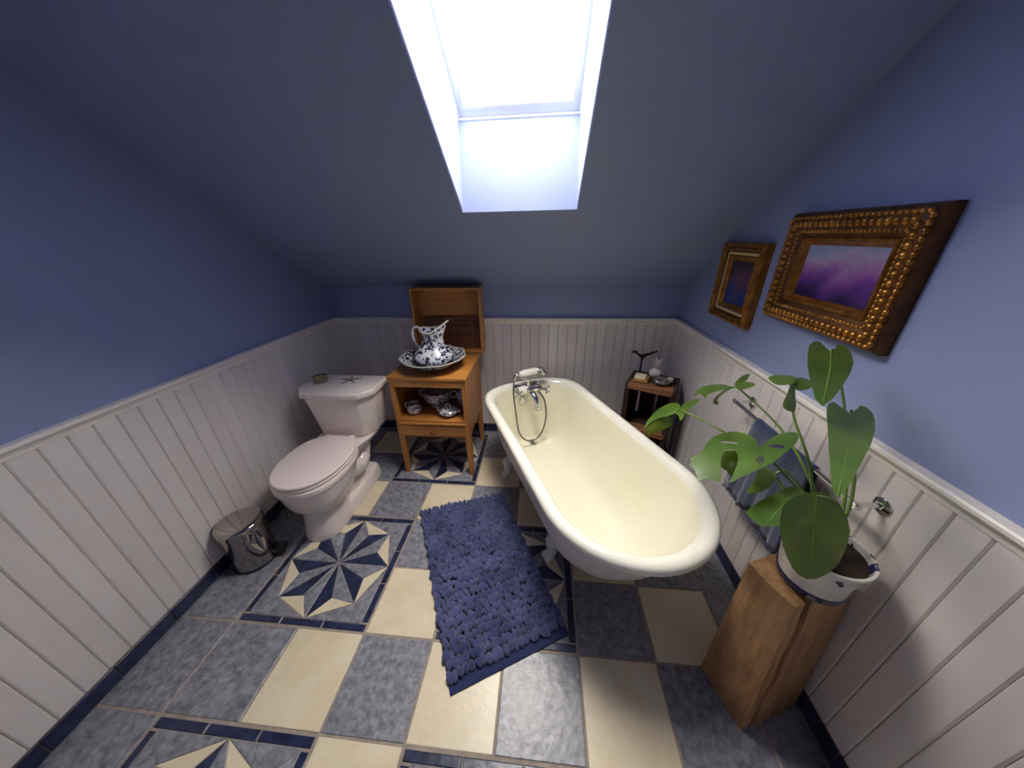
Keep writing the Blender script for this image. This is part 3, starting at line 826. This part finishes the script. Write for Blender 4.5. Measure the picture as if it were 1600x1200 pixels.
LEAVES = {
 'L1': [
  ((1.182,0.317,0.957),(-0.757,-0.653,-0.024),(0.036,-0.078,0.996),[[-0.073,0.018],[-0.103,0.003],[-0.111,-0.013],[-0.077,-0.027],[-0.017,-0.028],[0.039,-0.021],[0.093,-0.009],[0.128,0.006],[0.104,0.003],[0.067,-0.0],[0.037,0.006],[0.006,0.018],[-0.029,0.022],[-0.065,0.022]],[]),
  ((1.164,0.306,0.907),(0.872,0.241,0.426),(0.256,-0.966,0.022),[[-0.045,0.013],[-0.032,0.024],[-0.002,0.035],[0.028,0.029],[0.054,0.017],[0.058,-0.009],[0.05,-0.024],[0.02,-0.022],[-0.011,-0.019],[-0.034,-0.014],[-0.041,-0.024],[-0.045,-0.004]],[]),
  ((1.274,0.359,0.956),(0.663,0.746,0.053),(0.15,-0.202,0.968),[[-0.019,0.016],[0.026,0.019],[0.069,0.011],[0.121,-0.007],[0.077,-0.012],[0.024,-0.01],[-0.027,-0.008],[-0.067,-0.015],[-0.083,-0.012],[-0.061,0.003],[-0.061,0.015]],[]),
 ],
 'L2': [
  ((1.293,0.263,1.08),(-0.75,-0.65,0.124),(0.083,0.094,0.992),[[-0.147,0.011],[-0.125,-0.012],[-0.075,-0.026],[-0.005,-0.03],[0.064,-0.024],[0.101,-0.01],[0.071,-0.009],[0.088,0.014],[0.106,0.024],[0.067,0.011],[0.014,0.011],[-0.055,0.015],[-0.103,0.026]],[]),
  ((1.464,0.4,1.064),(0.722,0.691,0.003),(0.14,-0.151,0.979),[[-0.08,0.002],[-0.017,0.01],[0.041,0.008],[0.08,0.001],[0.032,-0.007],[-0.008,-0.012],[-0.049,-0.001]],[]),
  ((1.432,0.333,1.069),(0.635,0.772,0.006),(-0.184,0.143,0.973),[[-0.008,0.027],[0.029,0.022],[0.045,0.004],[0.03,-0.015],[0.005,-0.028],[-0.021,-0.019],[-0.038,-0.004],[-0.042,0.013]],[]),
  ((1.332,0.273,1.058),(-0.745,-0.662,-0.081),(0.646,-0.747,0.158),[[-0.09,0.002],[-0.02,-0.017],[0.027,-0.018],[0.053,-0.01],[0.056,0.006],[0.036,0.018],[0.027,0.015],[0.035,0.002],[0.006,-0.005],[-0.041,-0.001],[-0.089,0.007]],[]),
 ],
 'L3': [
  ((1.475,0.25,1.13),(0.629,0.776,-0.039),(-0.089,0.122,0.988),[[-0.008,0.031],[0.034,0.023],[0.057,0.009],[0.059,-0.01],[0.032,-0.031],[-0.028,-0.033],[-0.052,-0.014],[-0.055,0.006],[-0.039,0.019]],[]),
  ((1.452,0.168,1.109),(-0.585,-0.763,-0.275),(0.545,-0.621,0.564),[[-0.054,-0.013],[-0.093,-0.001],[-0.025,0.021],[0.024,0.032],[0.049,0.011],[0.058,-0.013],[0.039,-0.02],[0.003,-0.018]],[]),
  ((1.517,0.224,1.129),(0.739,0.673,0.018),(0.169,-0.211,0.963),[[0.004,0.02],[0.035,0.015],[0.058,-0.0],[0.035,-0.024],[-0.029,-0.019],[-0.055,-0.003],[-0.046,0.01]],[]),
 ],
 'L4': [
  ((1.3,0.076,0.968),(-0.873,-0.417,-0.255),(-0.312,0.075,0.947),[[-0.068,0.008],[-0.087,-0.012],[-0.098,-0.028],[-0.1,-0.05],[-0.092,-0.073],[-0.078,-0.087],[-0.051,-0.097],[-0.018,-0.096],[0.02,-0.084],[0.053,-0.068],[0.081,-0.069],[0.097,-0.071],[0.104,-0.058],[0.115,-0.055],[0.12,-0.036],[0.14,-0.003],[0.152,0.01],[0.138,0.003],[0.124,0.017],[0.12,0.033],[0.115,0.047],[0.083,0.02],[0.056,-0.004],[0.031,-0.023],[0.008,-0.03],[-0.009,-0.023],[-0.007,-0.007],[0.018,0.017],[0.05,0.037],[0.084,0.054],[0.106,0.061],[0.096,0.067],[0.073,0.07],[0.047,0.075],[0.016,0.079],[-0.019,0.081],[-0.06,0.075],[-0.108,0.066],[-0.134,0.06],[-0.166,0.046],[-0.195,0.026],[-0.204,0.013],[-0.189,0.001],[-0.159,-0.003],[-0.122,0.001],[-0.081,0.01]],[[[-0.014,-0.066],[-0.032,-0.054],[-0.047,-0.032],[-0.043,-0.027],[-0.028,-0.043],[-0.012,-0.059]],[[-0.01,0.046],[-0.031,0.041],[-0.03,0.05],[-0.011,0.066],[0.002,0.067],[0.001,0.058]],[[-0.085,0.019],[-0.101,0.027],[-0.109,0.041],[-0.106,0.052],[-0.093,0.053],[-0.084,0.038]]]),
  ((1.323,0.134,0.9),(0.455,0.686,0.568),(-0.408,-0.406,0.818),[[-0.024,0.017],[0.007,0.022],[0.031,0.016],[0.04,-0.0],[0.038,-0.016],[0.011,-0.025],[-0.043,-0.019],[-0.032,-0.003],[-0.028,0.009]],[]),
 ],
 'L5': [
  ((1.381,0.059,0.895),(-0.746,-0.665,0.038),(0.023,0.031,0.999),[[-0.076,0.008],[-0.057,0.016],[-0.009,0.022],[0.03,0.021],[0.061,0.012],[0.093,-0.01],[0.056,-0.012],[0.007,-0.018],[-0.039,-0.026],[-0.065,-0.014]],[]),
 ],
 'L6': [
  ((1.355,-0.046,0.903),(0.768,0.637,0.062),(-0.252,0.212,0.944),[[-0.07,0.045],[-0.036,0.043],[0.005,0.034],[0.046,0.025],[0.086,0.018],[0.111,0.009],[0.111,-0.005],[0.085,-0.024],[0.026,-0.048],[-0.037,-0.053],[-0.069,-0.039],[-0.078,-0.023],[-0.094,-0.001],[-0.087,0.021]],[]),
 ],
 'L7': [
  ((1.376,-0.116,0.895),(0.634,0.525,0.568),(0.208,-0.823,0.529),[[0.058,0.063],[0.02,0.085],[-0.017,0.079],[-0.043,0.06],[-0.065,0.035],[-0.082,0.0],[-0.093,-0.037],[-0.071,-0.079],[-0.004,-0.106],[0.079,-0.092],[0.115,-0.03],[0.104,0.021]],[]),
 ],
 'L8': [
  ((1.432,-0.037,1.137),(-0.669,-0.743,0.001),(0.12,-0.107,0.987),[[-0.1,-0.001],[-0.128,-0.037],[-0.059,-0.047],[0.066,-0.033],[0.185,-0.012],[0.274,0.01],[0.132,0.028],[-0.032,0.041],[-0.151,0.037],[-0.185,0.015]],[]),
 ],
 'L9': [
  ((1.48,0.131,1.234),(-0.626,-0.761,-0.169),(0.118,-0.307,0.944),[[-0.066,0.001],[-0.098,-0.034],[-0.037,-0.052],[0.06,-0.042],[0.14,-0.016],[0.199,0.016],[0.097,0.037],[-0.04,0.047],[-0.121,0.033],[-0.135,0.01]],[]),
 ],
}

# ================================================================== corner crate
CRZ = .66
crate = thing('wooden_crate', 'dark weathered wooden crate standing on end in the corner behind the tub', 'crate', (1.482, 1.268, 0), math.radians(-26.5))
cw, cd = .150, .128
for k in range(3):
    y0 = -cd+.003+k*(2*cd-.004)/3; y1 = -cd+(k+1)*(2*cd-.004)/3
    for nm, z0, z1, mm in (('top_slat', CRZ-.016, CRZ, CRATEEDGE if k == 0 else CRATE), ('shelf_slat', .325, .341, CRATEEDGE if k == 0 else CRATE), ('bottom_slat', .02, .036, CRATE)):
        box(nm, (-cw+.016,y0,z0+random.uniform(-.0008,.0008)), (cw-.016,y1-.002,z1), mm, crate, .002)
for s in (-1, 1):
    a, c = sorted((s*cw, s*(cw-.015)))
    for k in range(2):
        y0 = -cd+k*cd; 
        box('side_slat', (a,y0+.001,0), (c,y0+cd-.002,CRZ-.0), CRATE, crate, .002)
    a, c = sorted((s*(cw-.015), s*(cw-.030)))
    box('corner_post', (a,-cd+.004,.036), (c,-cd+.026,.325), CRATE, crate, .002)
    box('corner_post', (a,-cd+.004,.341), (c,-cd+.026,CRZ-.016), CRATE, crate, .002)
for x0, x1 in ((-.134,-.098), (-.082,.020), (.036,.134)):
    box('back_slat', (x0,cd-.012,.036), (x1,cd-.002,.325), CRATE, crate, .0015)
    box('back_slat', (x0,cd-.012,.341), (x1,cd-.002,CRZ-.016), CRATE, crate, .0015)

box('front_rail', (-cw+.015,-cd-.004,CRZ-.036), (cw-.015,-cd+.010,CRZ-.001), CRATEEDGE, crate, .003)
box('front_rail', (-cw+.015,-cd-.004,.305), (cw-.015,-cd+.010,.340), CRATEEDGE, crate, .003)
# ---- things on the crate
bird = thing('bird_figure', 'black iron bird silhouette perched on a thin stake on the crate', 'figurine', (1.428, 1.395, CRZ))
bo = [(-.082,.150),(-.066,.156),(-.058,.163),(-.044,.161),(-.036,.150),(-.024,.140),(-.010,.135),(.014,.140),(.045,.147),(.094,.163),(.092,.156),(.055,.137),(.030,.128),(.016,.115),(.006,.104),(-.006,.104),(-.018,.118),(-.036,.134),(-.052,.146),(-.066,.148)]
n = len(bo)
v = [(x,-.005,z) for x, z in bo]+[(x,.005,z) for x, z in bo]
f = [tuple(range(n)), tuple(range(2*n-1, n-1, -1))]+[(i, (i+1) % n, n+(i+1) % n, n+i) for i in range(n)]
mesh('bird_body', v, f, BIRDM, bird, smooth=False)
tube('stake', [(0,0,.0),(0,0,.06),(0,0,.108)], [.0055,.005,.006], BIRDM, bird, n=8, smooth_path=False)
lathe('foot_disc', [(.0,0),(.020,0),(.020,.003),(.006,.005),(.0,.005)], BIRDM, bird, n=20)
sd = thing('soap_dish', 'pale wooden soap block holding the ivory soap on the crate', 'soap dish', (1.400, 1.262, CRZ), math.radians(-26))
box('dish_base', (-.045,-.036,0), (.045,.036,.018), SOAPWOOD, sd, .003, 2)
box('dish_end', (.033,-.036,.018), (.045,.036,.030), SOAPWOOD, sd, .003, 2)
b = bmesh.new(); bm_box(b, (-.040,-.032,0), (.030,.032,.022), .005, 3)
soap = bmobj('soap_bar', b, SOAP, loc=(1.400,1.262,CRZ+.018)); soap.rotation_euler = (0,0,math.radians(-26))
tag(soap, 'ivory bar of soap lying on the wooden soap block', 'soap')
ja = thing('sachet_jar', 'round white jar with clear glass feathers sprouting from its neck on the crate', 'jar', (1.508, 1.335, CRZ))
lathe('jar_body', [(.0,0),(.026,0),(.036,.010),(.040,.026),(.034,.044),(.020,.054),(.015,.060),(.018,.064),(.012,.064),(.0,.060)], RIMWHITE, ja, n=28)
for k in range(9):
    a = k*2*PI/9; r = .03+.03*random.random()
    h = .10+.03*random.random()
    p = [Vector((.006*math.cos(a), .006*math.sin(a), .058)), Vector((.4*r*math.cos(a), .4*r*math.sin(a), .058+(h-.06)*.6)), Vector((r*math.cos(a), r*math.sin(a), h))]
    sd_ = Vector((-math.sin(a), math.cos(a), 0))
    v = [p[0]+sd_*.002, p[0]-sd_*.002, p[1]+sd_*.012, p[1]-sd_*.012, p[2]+sd_*.004, p[2]-sd_*.004]
    up_ = Vector((.0012*math.cos(a), .0012*math.sin(a), 0))
    v = v+[q+up_ for q in v]
    f = [(0,1,3,2),(2,3,5,4),(6,8,9,7),(8,10,11,9),(0,2,8,6),(2,4,10,8),(1,7,9,3),(3,9,11,5),(0,6,7,1),(4,5,11,10)]
    mesh('glass_feather', v, f, FEATHER, ja)
shd = thing('shell_dish', 'ornate openwork silver shell dish near the front of the crate', 'dish', (1.510, 1.205, CRZ))
prof = [(.0,0),(.022,0),(.036,.008),(.046,.020),(.044,.030),(.034,.038),(.018,.044),(.0,.046)]
R_ = [[(r*(1+.07*math.cos(12*2*PI*i/48))*math.cos(2*PI*i/48)*1.15, r*(1+.07*math.cos(12*2*PI*i/48))*math.sin(2*PI*i/48), z) for i in range(48)] for r, z in [(max(a, .0005), c) for a, c in prof]]
loft('shell', R_, SILVER, shd, angle=60)
V_ = []
for ringi, (rr, zz, nn) in enumerate(((.043,.024,14), (.034,.037,10), (.018,.044,6))):
    for k in range(nn):
        a = 2*PI*k/nn
        c = Vector((rr*1.15*math.cos(a), rr*math.sin(a), zz))
        V_.append(tube_data([c+Vector((0,0,-.004)), c, c+Vector((0,0,.004))], [.003,.005,.002], 6))
q = multi('filigree', V_, SILVER, shd); q['kind'] = 'stuff'
tl = thing('tealight', 'white tealight candle in a dark dish on the crate beside the shell', 'candle', (1.574, 1.238, CRZ))
lathe('holder', [(.0,0),(.028,0),(.038,.010),(.036,.016),(.020,.012),(.0,.012)], BIRDM, tl, n=28)
lathe('candle', [(.0,.012),(.018,.012),(.019,.030),(.017,.031),(.0,.030)], RIMWHITE, tl, n=24)

# ================================================================== pictures on the right wall
def picture(name, label, y0, y1, z0, z1, kind, cols):
    cy, cz = (y0+y1)/2, (z0+z1)/2; wy, wz = (y1-y0)/2, (z1-z0)/2
    t = thing(name, label, 'picture', (XR, cy, cz))
    def rring(ins, dep):
        return [(-dep,-(wy-ins),-(wz-ins)), (-dep,(wy-ins),-(wz-ins)), (-dep,(wy-ins),(wz-ins)), (-dep,-(wy-ins),(wz-ins))]
    def band(nm, prof, m):
        return loft(nm, [rring(a, d) for a, d in prof], m, t, False, False, angle=30)
    def beads(nm, ins, dep, step, r, m, sy=1.0, sc=1.0):
        prt = []
        W, H = wy-ins, wz-ins
        nY, nZ = max(2, int(2*W/step)), max(2, int(2*H/step))
        P = [(-W+2*W*(i+.5)/nY, s*H, 0) for i in range(nY) for s in (-1, 1)]+[(s*W, -H+2*H*(i+.5)/nZ, 1) for i in range(nZ) for s in (-1, 1)]
        for y, z, ax in P:
            c = Vector((-dep, y, z)); rg = []
            for q, (k, h) in enumerate(((1.0,0),(.85,.5),(.45,.9),(.05,1.0))):
                rg.append([c+Vector((-r*h*.8, (r*k*math.cos(u) if ax == 0 else r*k*sc*math.cos(u)), (r*k*sc*math.sin(u) if ax == 0 else r*k*math.sin(u)))) for u in [2*PI*i/7 for i in range(7)]])
            prt.append(loft_data(rg, False, True))
        o = multi(nm, prt, m, t, angle=70); o['kind'] = 'stuff'
        return o
    if kind == 1:
        band('outer_moulding', [(0,.0),(0,.026),(.004,.034),(.012,.038),(.017,.036),(.020,.030),(.022,.030),(.027,.037),(.032,.035),(.035,.028)], GOLD)
        band('dark_channel', [(.035,.028),(.041,.020),(.052,.017),(.060,.018)], GOLDDK)
        band('inner_moulding', [(.060,.018),(.064,.024),(.069,.022),(.077,.014),(.083,.010)], GOLD)
        beads('bead_strip', .049, .018, .0105, .0072, SILVERGOLD, sc=1.2)
        ins, dep = .082, .009
    else:
        band('outer_moulding', [(0,.0),(0,.022),(.006,.034),(.020,.044),(.045,.046),(.066,.036),(.078,.026)], GOLDDK)
        band('inner_moulding', [(.078,.026),(.082,.032),(.090,.030),(.098,.018),(.104,.012)], GOLD)
        beads('carved_scrolls', .018, .040, .018, .0105, GOLD, sc=.8)
        beads('carved_leaves', .038, .044, .022, .012, GOLD, sc=1.1)
        beads('carved_edge', .060, .036, .014, .008, GOLD, sc=1.0)
        ins, dep = .103, .011
    # painting: a soft generic study in colour, no particular work
    m = mat(name+'_canvas', cols[0], rough=0.35, coat=0.15)
    nt = m.node_tree; N = nt.nodes; L = nt.links; bs = N['Principled BSDF']
    tc = N.new('ShaderNodeTexCoord')
    sx = N.new('ShaderNodeSeparateXYZ'); L.new(tc.outputs['Object'], sx.inputs[0])
    nz = N.new('ShaderNodeTexNoise'); nz.inputs['Scale'].default_value = 11; nz.inputs['Detail'].default_value = 3; L.new(tc.outputs['Object'], nz.inputs['Vector'])
    mr = N.new('ShaderNodeMapRange'); mr.inputs[1].default_value = -(wz-ins); mr.inputs[2].default_value = (wz-ins); L.new(sx.outputs['Z'], mr.inputs[0])
    ma = N.new('ShaderNodeMath'); ma.operation = 'MULTIPLY_ADD'; L.new(nz.outputs['Fac'], ma.inputs[0]); ma.inputs[1].default_value = .9; 
    sb = N.new('ShaderNodeMath'); sb.operation = 'SUBTRACT'; L.new(mr.outputs[0], sb.inputs[0]); sb.inputs[1].default_value = .45
    L.new(sb.outputs[0], ma.inputs[2])
    rp = N.new('ShaderNodeValToRGB'); L.new(ma.outputs[0], rp.inputs[0])
    while len(rp.color_ramp.elements) < len(cols): rp.color_ramp.elements.new(.5)
    for i, c in enumerate(cols):
        rp.color_ramp.elements[i].position = i/(len(cols)-1); rp.color_ramp.elements[i].color = lin(c)
    L.new(rp.outputs[0], bs.inputs['Base Color'])
    a = rring(ins, dep)
    v = a + [(-.002, y, z) for x, y, z in a]
    mesh('painting', v, [(0,1,2,3),(7,6,5,4),(0,4,5,1),(1,5,6,2),(2,6,7,3),(3,7,4,0)], m, t, smooth=False)
    return t
picture('framed_painting', 'small gilt framed painting in dark blue tones hung nearer the corner', .818, 1.168, 1.130, 1.497, 1,
        [(22,44,110),(30,58,128),(74,58,104),(108,66,88),(60,42,62),(34,26,40)])
picture('framed_painting', 'larger carved gilt frame with a purple toned painting on the blue wall', .215, .720, 1.222, 1.600, 2,
        [(40,24,70),(84,44,122),(132,72,150),(168,120,170),(186,170,190),(150,160,190)])

# ================================================================== towel bar and towel
tb = thing('towel_bar', 'chrome towel bar fixed to the white boards of the right wall', 'towel rail', (XR-BT, .33, .850))
for yy in (.30, -.30):
    lathe('rosette', [(.0,0),(.024,0),(.024,.004),(.016,.010),(.010,.012),(.0,.012)], CHROME, tb, n=24, loc=(0,yy,0)).rotation_euler = (0,-PI/2,0)
    tube('post', [(-.004,yy,0),(-.04,yy,0),(-.066,yy,0),(-.078,yy,0)], [.008,.007,.007,.011,.010], CHROME, tb, n=12, smooth_path=False)
tube('rail', [(-.070,.315,0),(-.070,.0,0),(-.070,-.315,0)], .0085, CHROME, tb, n=14, smooth_path=False)
towel = thing('hand_towel', 'navy terry towel hanging over the chrome bar behind the plant', 'towel', (XR-BT-.070, .32, .850))
def towel_sheet():
    sec = []
    for k in range(19):
        t = k/18
        if t < .42: sec.append((-.012-.012*(1-t/.42), -.36+.36*t/.42))
        elif t > .58: sec.append((.012+.006*((t-.58)/.42), -.33*((t-.58)/.42)))
        else:
            a = PI*(1-(t-.42)/.16); sec.append((.012*math.cos(a), .012*math.sin(a)))
    V = []; n = 30
    for i in range(n+1):
        y = -.185+.37*i/n
        pin = 1.0
        for k, (x, z) in enumerate(sec):
            drop = max(0, -z)/.36
            wav = .008*math.sin(i*.75)*drop + .004*math.sin(i*1.9+1)*drop
            yy = y*(0.80+.20*drop)
            V.append((x-wav if x < 0 else x+abs(wav)*.3, yy, z-(.015*math.sin(i*.35)*drop)))
    m_ = len(sec)
    F_ = [(i*m_+k, i*m_+k+1, (i+1)*m_+k+1, (i+1)*m_+k) for i in range(n) for k in range(m_-1)]
    return V, F_
V_, F_ = towel_sheet()
tw = mesh('terry_cloth', V_, F_, TOWEL, towel, True, 80)
md = tw.modifiers.new('thick', 'SOLIDIFY'); md.thickness = .005; md.offset = 0
# folded hem roll showing under the leaf
tube('hem', [(-.0335,-.175,-.357),(-.030,-.09,-.365),(-.028,0,-.360),(-.030,.09,-.357),(-.031,.175,-.360)], .0045, TOWEL, towel, n=8)

# ================================================================== beam stool, pot and monstera
d = Vector((.936,.351))
P1 = Vector((1.390,.002)); P2 = Vector((1.440,-.125)); B1 = Vector((1.389,.003)); B2 = Vector((1.446,-.172))
Ld = .255
BH = .62
st = thing('beam_stool', 'square block of old timber beam with a deep split, used as plant stand', 'stool', (1.53,-.035,0))
so = Vector((1.53,-.035,0))
top = [P1, P2, P2+d*Ld*.96, P1+d*Ld]; bot = [B1, B2, B2+d*Ld*.94, B1+d*Ld]
# body with a wandering split cut into the side facing the room
b = bmesh.new()
NZ = 14
ringsB = []
for k in range(NZ+1):
    t = k/NZ; z = BH*t
    q = [bot[i].lerp(top[i], t) for i in range(4)]
    a, c, e, g = q                         # a left, c front corner, e right, g far
    wob = .004*math.sin(k*1.7)
    s = .12 + .10*math.sin(t*2.2) + .02*math.sin(k*1.3)   # position of the split along c-e
    wd = .030 + .018*abs(math.sin(k*.9))+.02*t
    dep = .075+.01*math.sin(k*1.1)
    u = (e-c); n_ = Vector((-u.y, u.x)).normalized()
    p_s0 = c+u*(s-wd); p_sm = c+u*(s)+n_*dep; p_s1 = c+u*(s+wd)
    pts = [a, a.lerp(c,.5)+Vector((-.004+wob,0)), c+Vector((wob*.5,0)), p_s0, p_sm, p_s1, c.lerp(e,.62)-n_*(.004-wob), e, g]
    ringsB.append([b.verts.new((p.x-so.x, p.y-so.y, z)) for p in pts])
m_ = len(ringsB[0])
for k in range(NZ):
    for i in range(m_):
        j = (i+1) % m_
        fc = b.faces.new((ringsB[k][i], ringsB[k][j], ringsB[k+1][j], ringsB[k+1][i]))
b.faces.new(ringsB[0][::-1]); b.faces.new(ringsB[-1])
bmesh.ops.recalc_face_normals(b, faces=b.faces[:])
bmobj('timber_block', b, BEAM, st, angle=30)
for z0, z1, fr in ((.17,.13,.02), (.12,.03,.55)):
    # knots and gouges on the face towards the tub
    pA = B1.lerp(B2, fr)-so.xy; pB = B1.lerp(B2, fr+.28)-so.xy
    tube('gouge', [(pA.x,pA.y,z0), ((2*pA.x+pB.x)/3-.001,(2*pA.y+pB.y)/3,(2*z0+z1)/3), ((pA.x+2*pB.x)/3-.001,(pA.y+2*pB.y)/3,(z0+2*z1)/3), (pB.x,pB.y,z1)], [.001,.003,.0045,.0045,.003,.0015], BEAM, st, n=8)

plant = thing('potted_monstera', 'green monstera in a blue and white pot on the timber beam stool', 'plant', (1.532,-.038,BH))
po = Vector((1.532,-.038,BH))
lathe('pot', [(.0,0),(.070,0),(.074,.004),(.078,.02),(.084,.06),(.090,.10),(.094,.125),(.098,.132),(.097,.138),(.090,.138),(.086,.12),(.0,.118)], POTMAT, plant, n=48)
lathe('saucer_band', [(.0755,.004),(.0795,.006),(.0815,.022),(.0785,.026)], INKBLUE, plant, n=48, cap0=False, cap1=False)
lathe('soil', [(.0,.119),(.0855,.119),(.0855,.122),(.0,.126)], SOIL, plant, n=32)
def inside(p, poly):
    c = False; n = len(poly); x, y = p
    for i in range(n):
        x1, y1 = poly[i]; x2, y2 = poly[(i+1) % n]
        if (y1 > y) != (y2 > y) and x < (x2-x1)*(y-y1)/(y2-y1)+x1: c = not c
    return c
def smooth_poly(P):
    n = len(P); out = []
    for i in range(n):
        p0, p1, p2, p3 = (Vector(P[(i+k) % n]) for k in (-1, 0, 1, 2))
        for t in (0, .5):
            out.append(tuple(0.5*((2*p1)+(p2-p0)*t+(2*p0-5*p1+4*p2-p3)*t*t+(3*p1-p0-3*p2+p3)*t**3)))
    return out
def leaf_patch(patch, curl, J=None):
    o, e1, n_, outl, holes = patch
    o = Vector(o)-po; e1 = Vector(e1).normalized(); n_ = Vector(n_).normalized(); e2 = n_.cross(e1)
    outl = smooth_poly(outl); holes = [smooth_poly(h) for h in holes]
    pts = [Vector(p) for p in outl]; edges = [(i, (i+1) % len(outl)) for i in range(len(outl))]
    for h in holes:
        s = len(pts); pts += [Vector(p) for p in h]; edges += [(s+i, s+(i+1) % len(h)) for i in range(len(h))]
    xs = [p[0] for p in outl]; ys = [p[1] for p in outl]
    sp = max(.008, (max(xs)-min(xs))/14)
    x = min(xs)
    while x < max(xs):
        y = min(ys)
        while y < max(ys):
            q = (x+.0013, y+.0007)
            if inside(q, outl) and not any(inside(q, h) for h in holes) and min((q[0]-a)**2+(q[1]-c)**2 for a, c in outl+[z for h in holes for z in h]) > (.45*sp)**2: pts.append(Vector(q))
            y += sp
        x += sp
    vv, _, ff, *_r = delaunay_2d_cdt(pts, edges, [], 0, 1e-5)
    keep = []
    for q in ff:
        cx = sum(vv[i].x for i in q)/len(q); cy = sum(vv[i].y for i in q)/len(q)
        if inside((cx, cy), outl) and not any(inside((cx, cy), h) for h in holes): keep.append(tuple(q))
    R2 = max(max(abs(a) for a in xs), max(abs(a) for a in ys))
    P3 = []
    def lift(p):
        w2 = min(1, abs(p.y)/(.35*R2+.001))
        h = -curl*R2*((p.x*p.x+p.y*p.y)/(R2*R2)) + .05*R2*w2 + .006*R2*math.sin(p.x/R2*6+abs(p.y)/R2*3)
        return o+e1*p.x+e2*p.y+n_*h
    P3 = [lift(p) for p in vv]
    rib = None
    if J is not None:
        jj = Vector(J)-po-o; j2 = Vector((jj.dot(e1), jj.dot(e2)))
        far = max(outl, key=lambda a: (a[0]-j2.x)**2+(a[1]-j2.y)**2)
        rib = [lift(j2.lerp(Vector(far), t/10*.97)) + n_*.0006 for t in range(11)]
    return P3, keep, rib
JOINT = {'L1':((1.25,.35,.957), [(1.35,.24,.938),(1.44,.11,.88)]), 'L2':((1.408,.339,1.063), [(1.50,.215,.975),(1.535,.08,.87)]), 'L3':((1.506,.238,1.133), [(1.50,.19,1.04),(1.525,.10,.92)]),
         'L4':((1.36,.097,.985), [(1.42,.06,.93),(1.50,.0,.84)]), 'L5':((1.437,.094,.893), [(1.47,.09,.90),(1.52,.02,.82)]), 'L6':((1.431,.002,.911), [(1.47,-.01,.90),(1.51,-.03,.82)]),
         'L7':((1.408,-.065,.961), [(1.46,-.06,.94),(1.52,-.05,.84)]), 'L8':((1.508,.051,1.138), [(1.54,.03,1.04),(1.55,-.02,.88)]), 'L9':((1.531,.195,1.248), [(1.56,.13,1.12),(1.56,.02,.92)])}
for k, patches in LEAVES.items():
    prt = [leaf_patch(pp, .06 if k != 'L4' else .10, JOINT[k][0] if i_ == 0 else None) for i_, pp in enumerate(patches)]
    V = []; Fc = []
    for v_, f_, r_ in prt:
        o = len(V); V += v_; Fc += [tuple(i+o for i in q) for q in f_]
    lf = mesh('leaf', V, Fc, LEAF, plant, True, 80, fix=True)
    if k in ('L6','L7','L8','L9'):
        tube('midrib', prt[0][2], [.0016,.0014,.0012,.0009,.0006], STEM, lf, n=6, smooth_path=False)
    J, mids = JOINT[k]
    a = random.uniform(0, 6.28)
    path = [Vector(J)-po]+[Vector(p)-po for p in mids]+[Vector((.022*math.cos(a), .022*math.sin(a), .123))]
    tube('stalk', path, [.003,.0035,.004,.005,.006], STEM, lf, n=8)
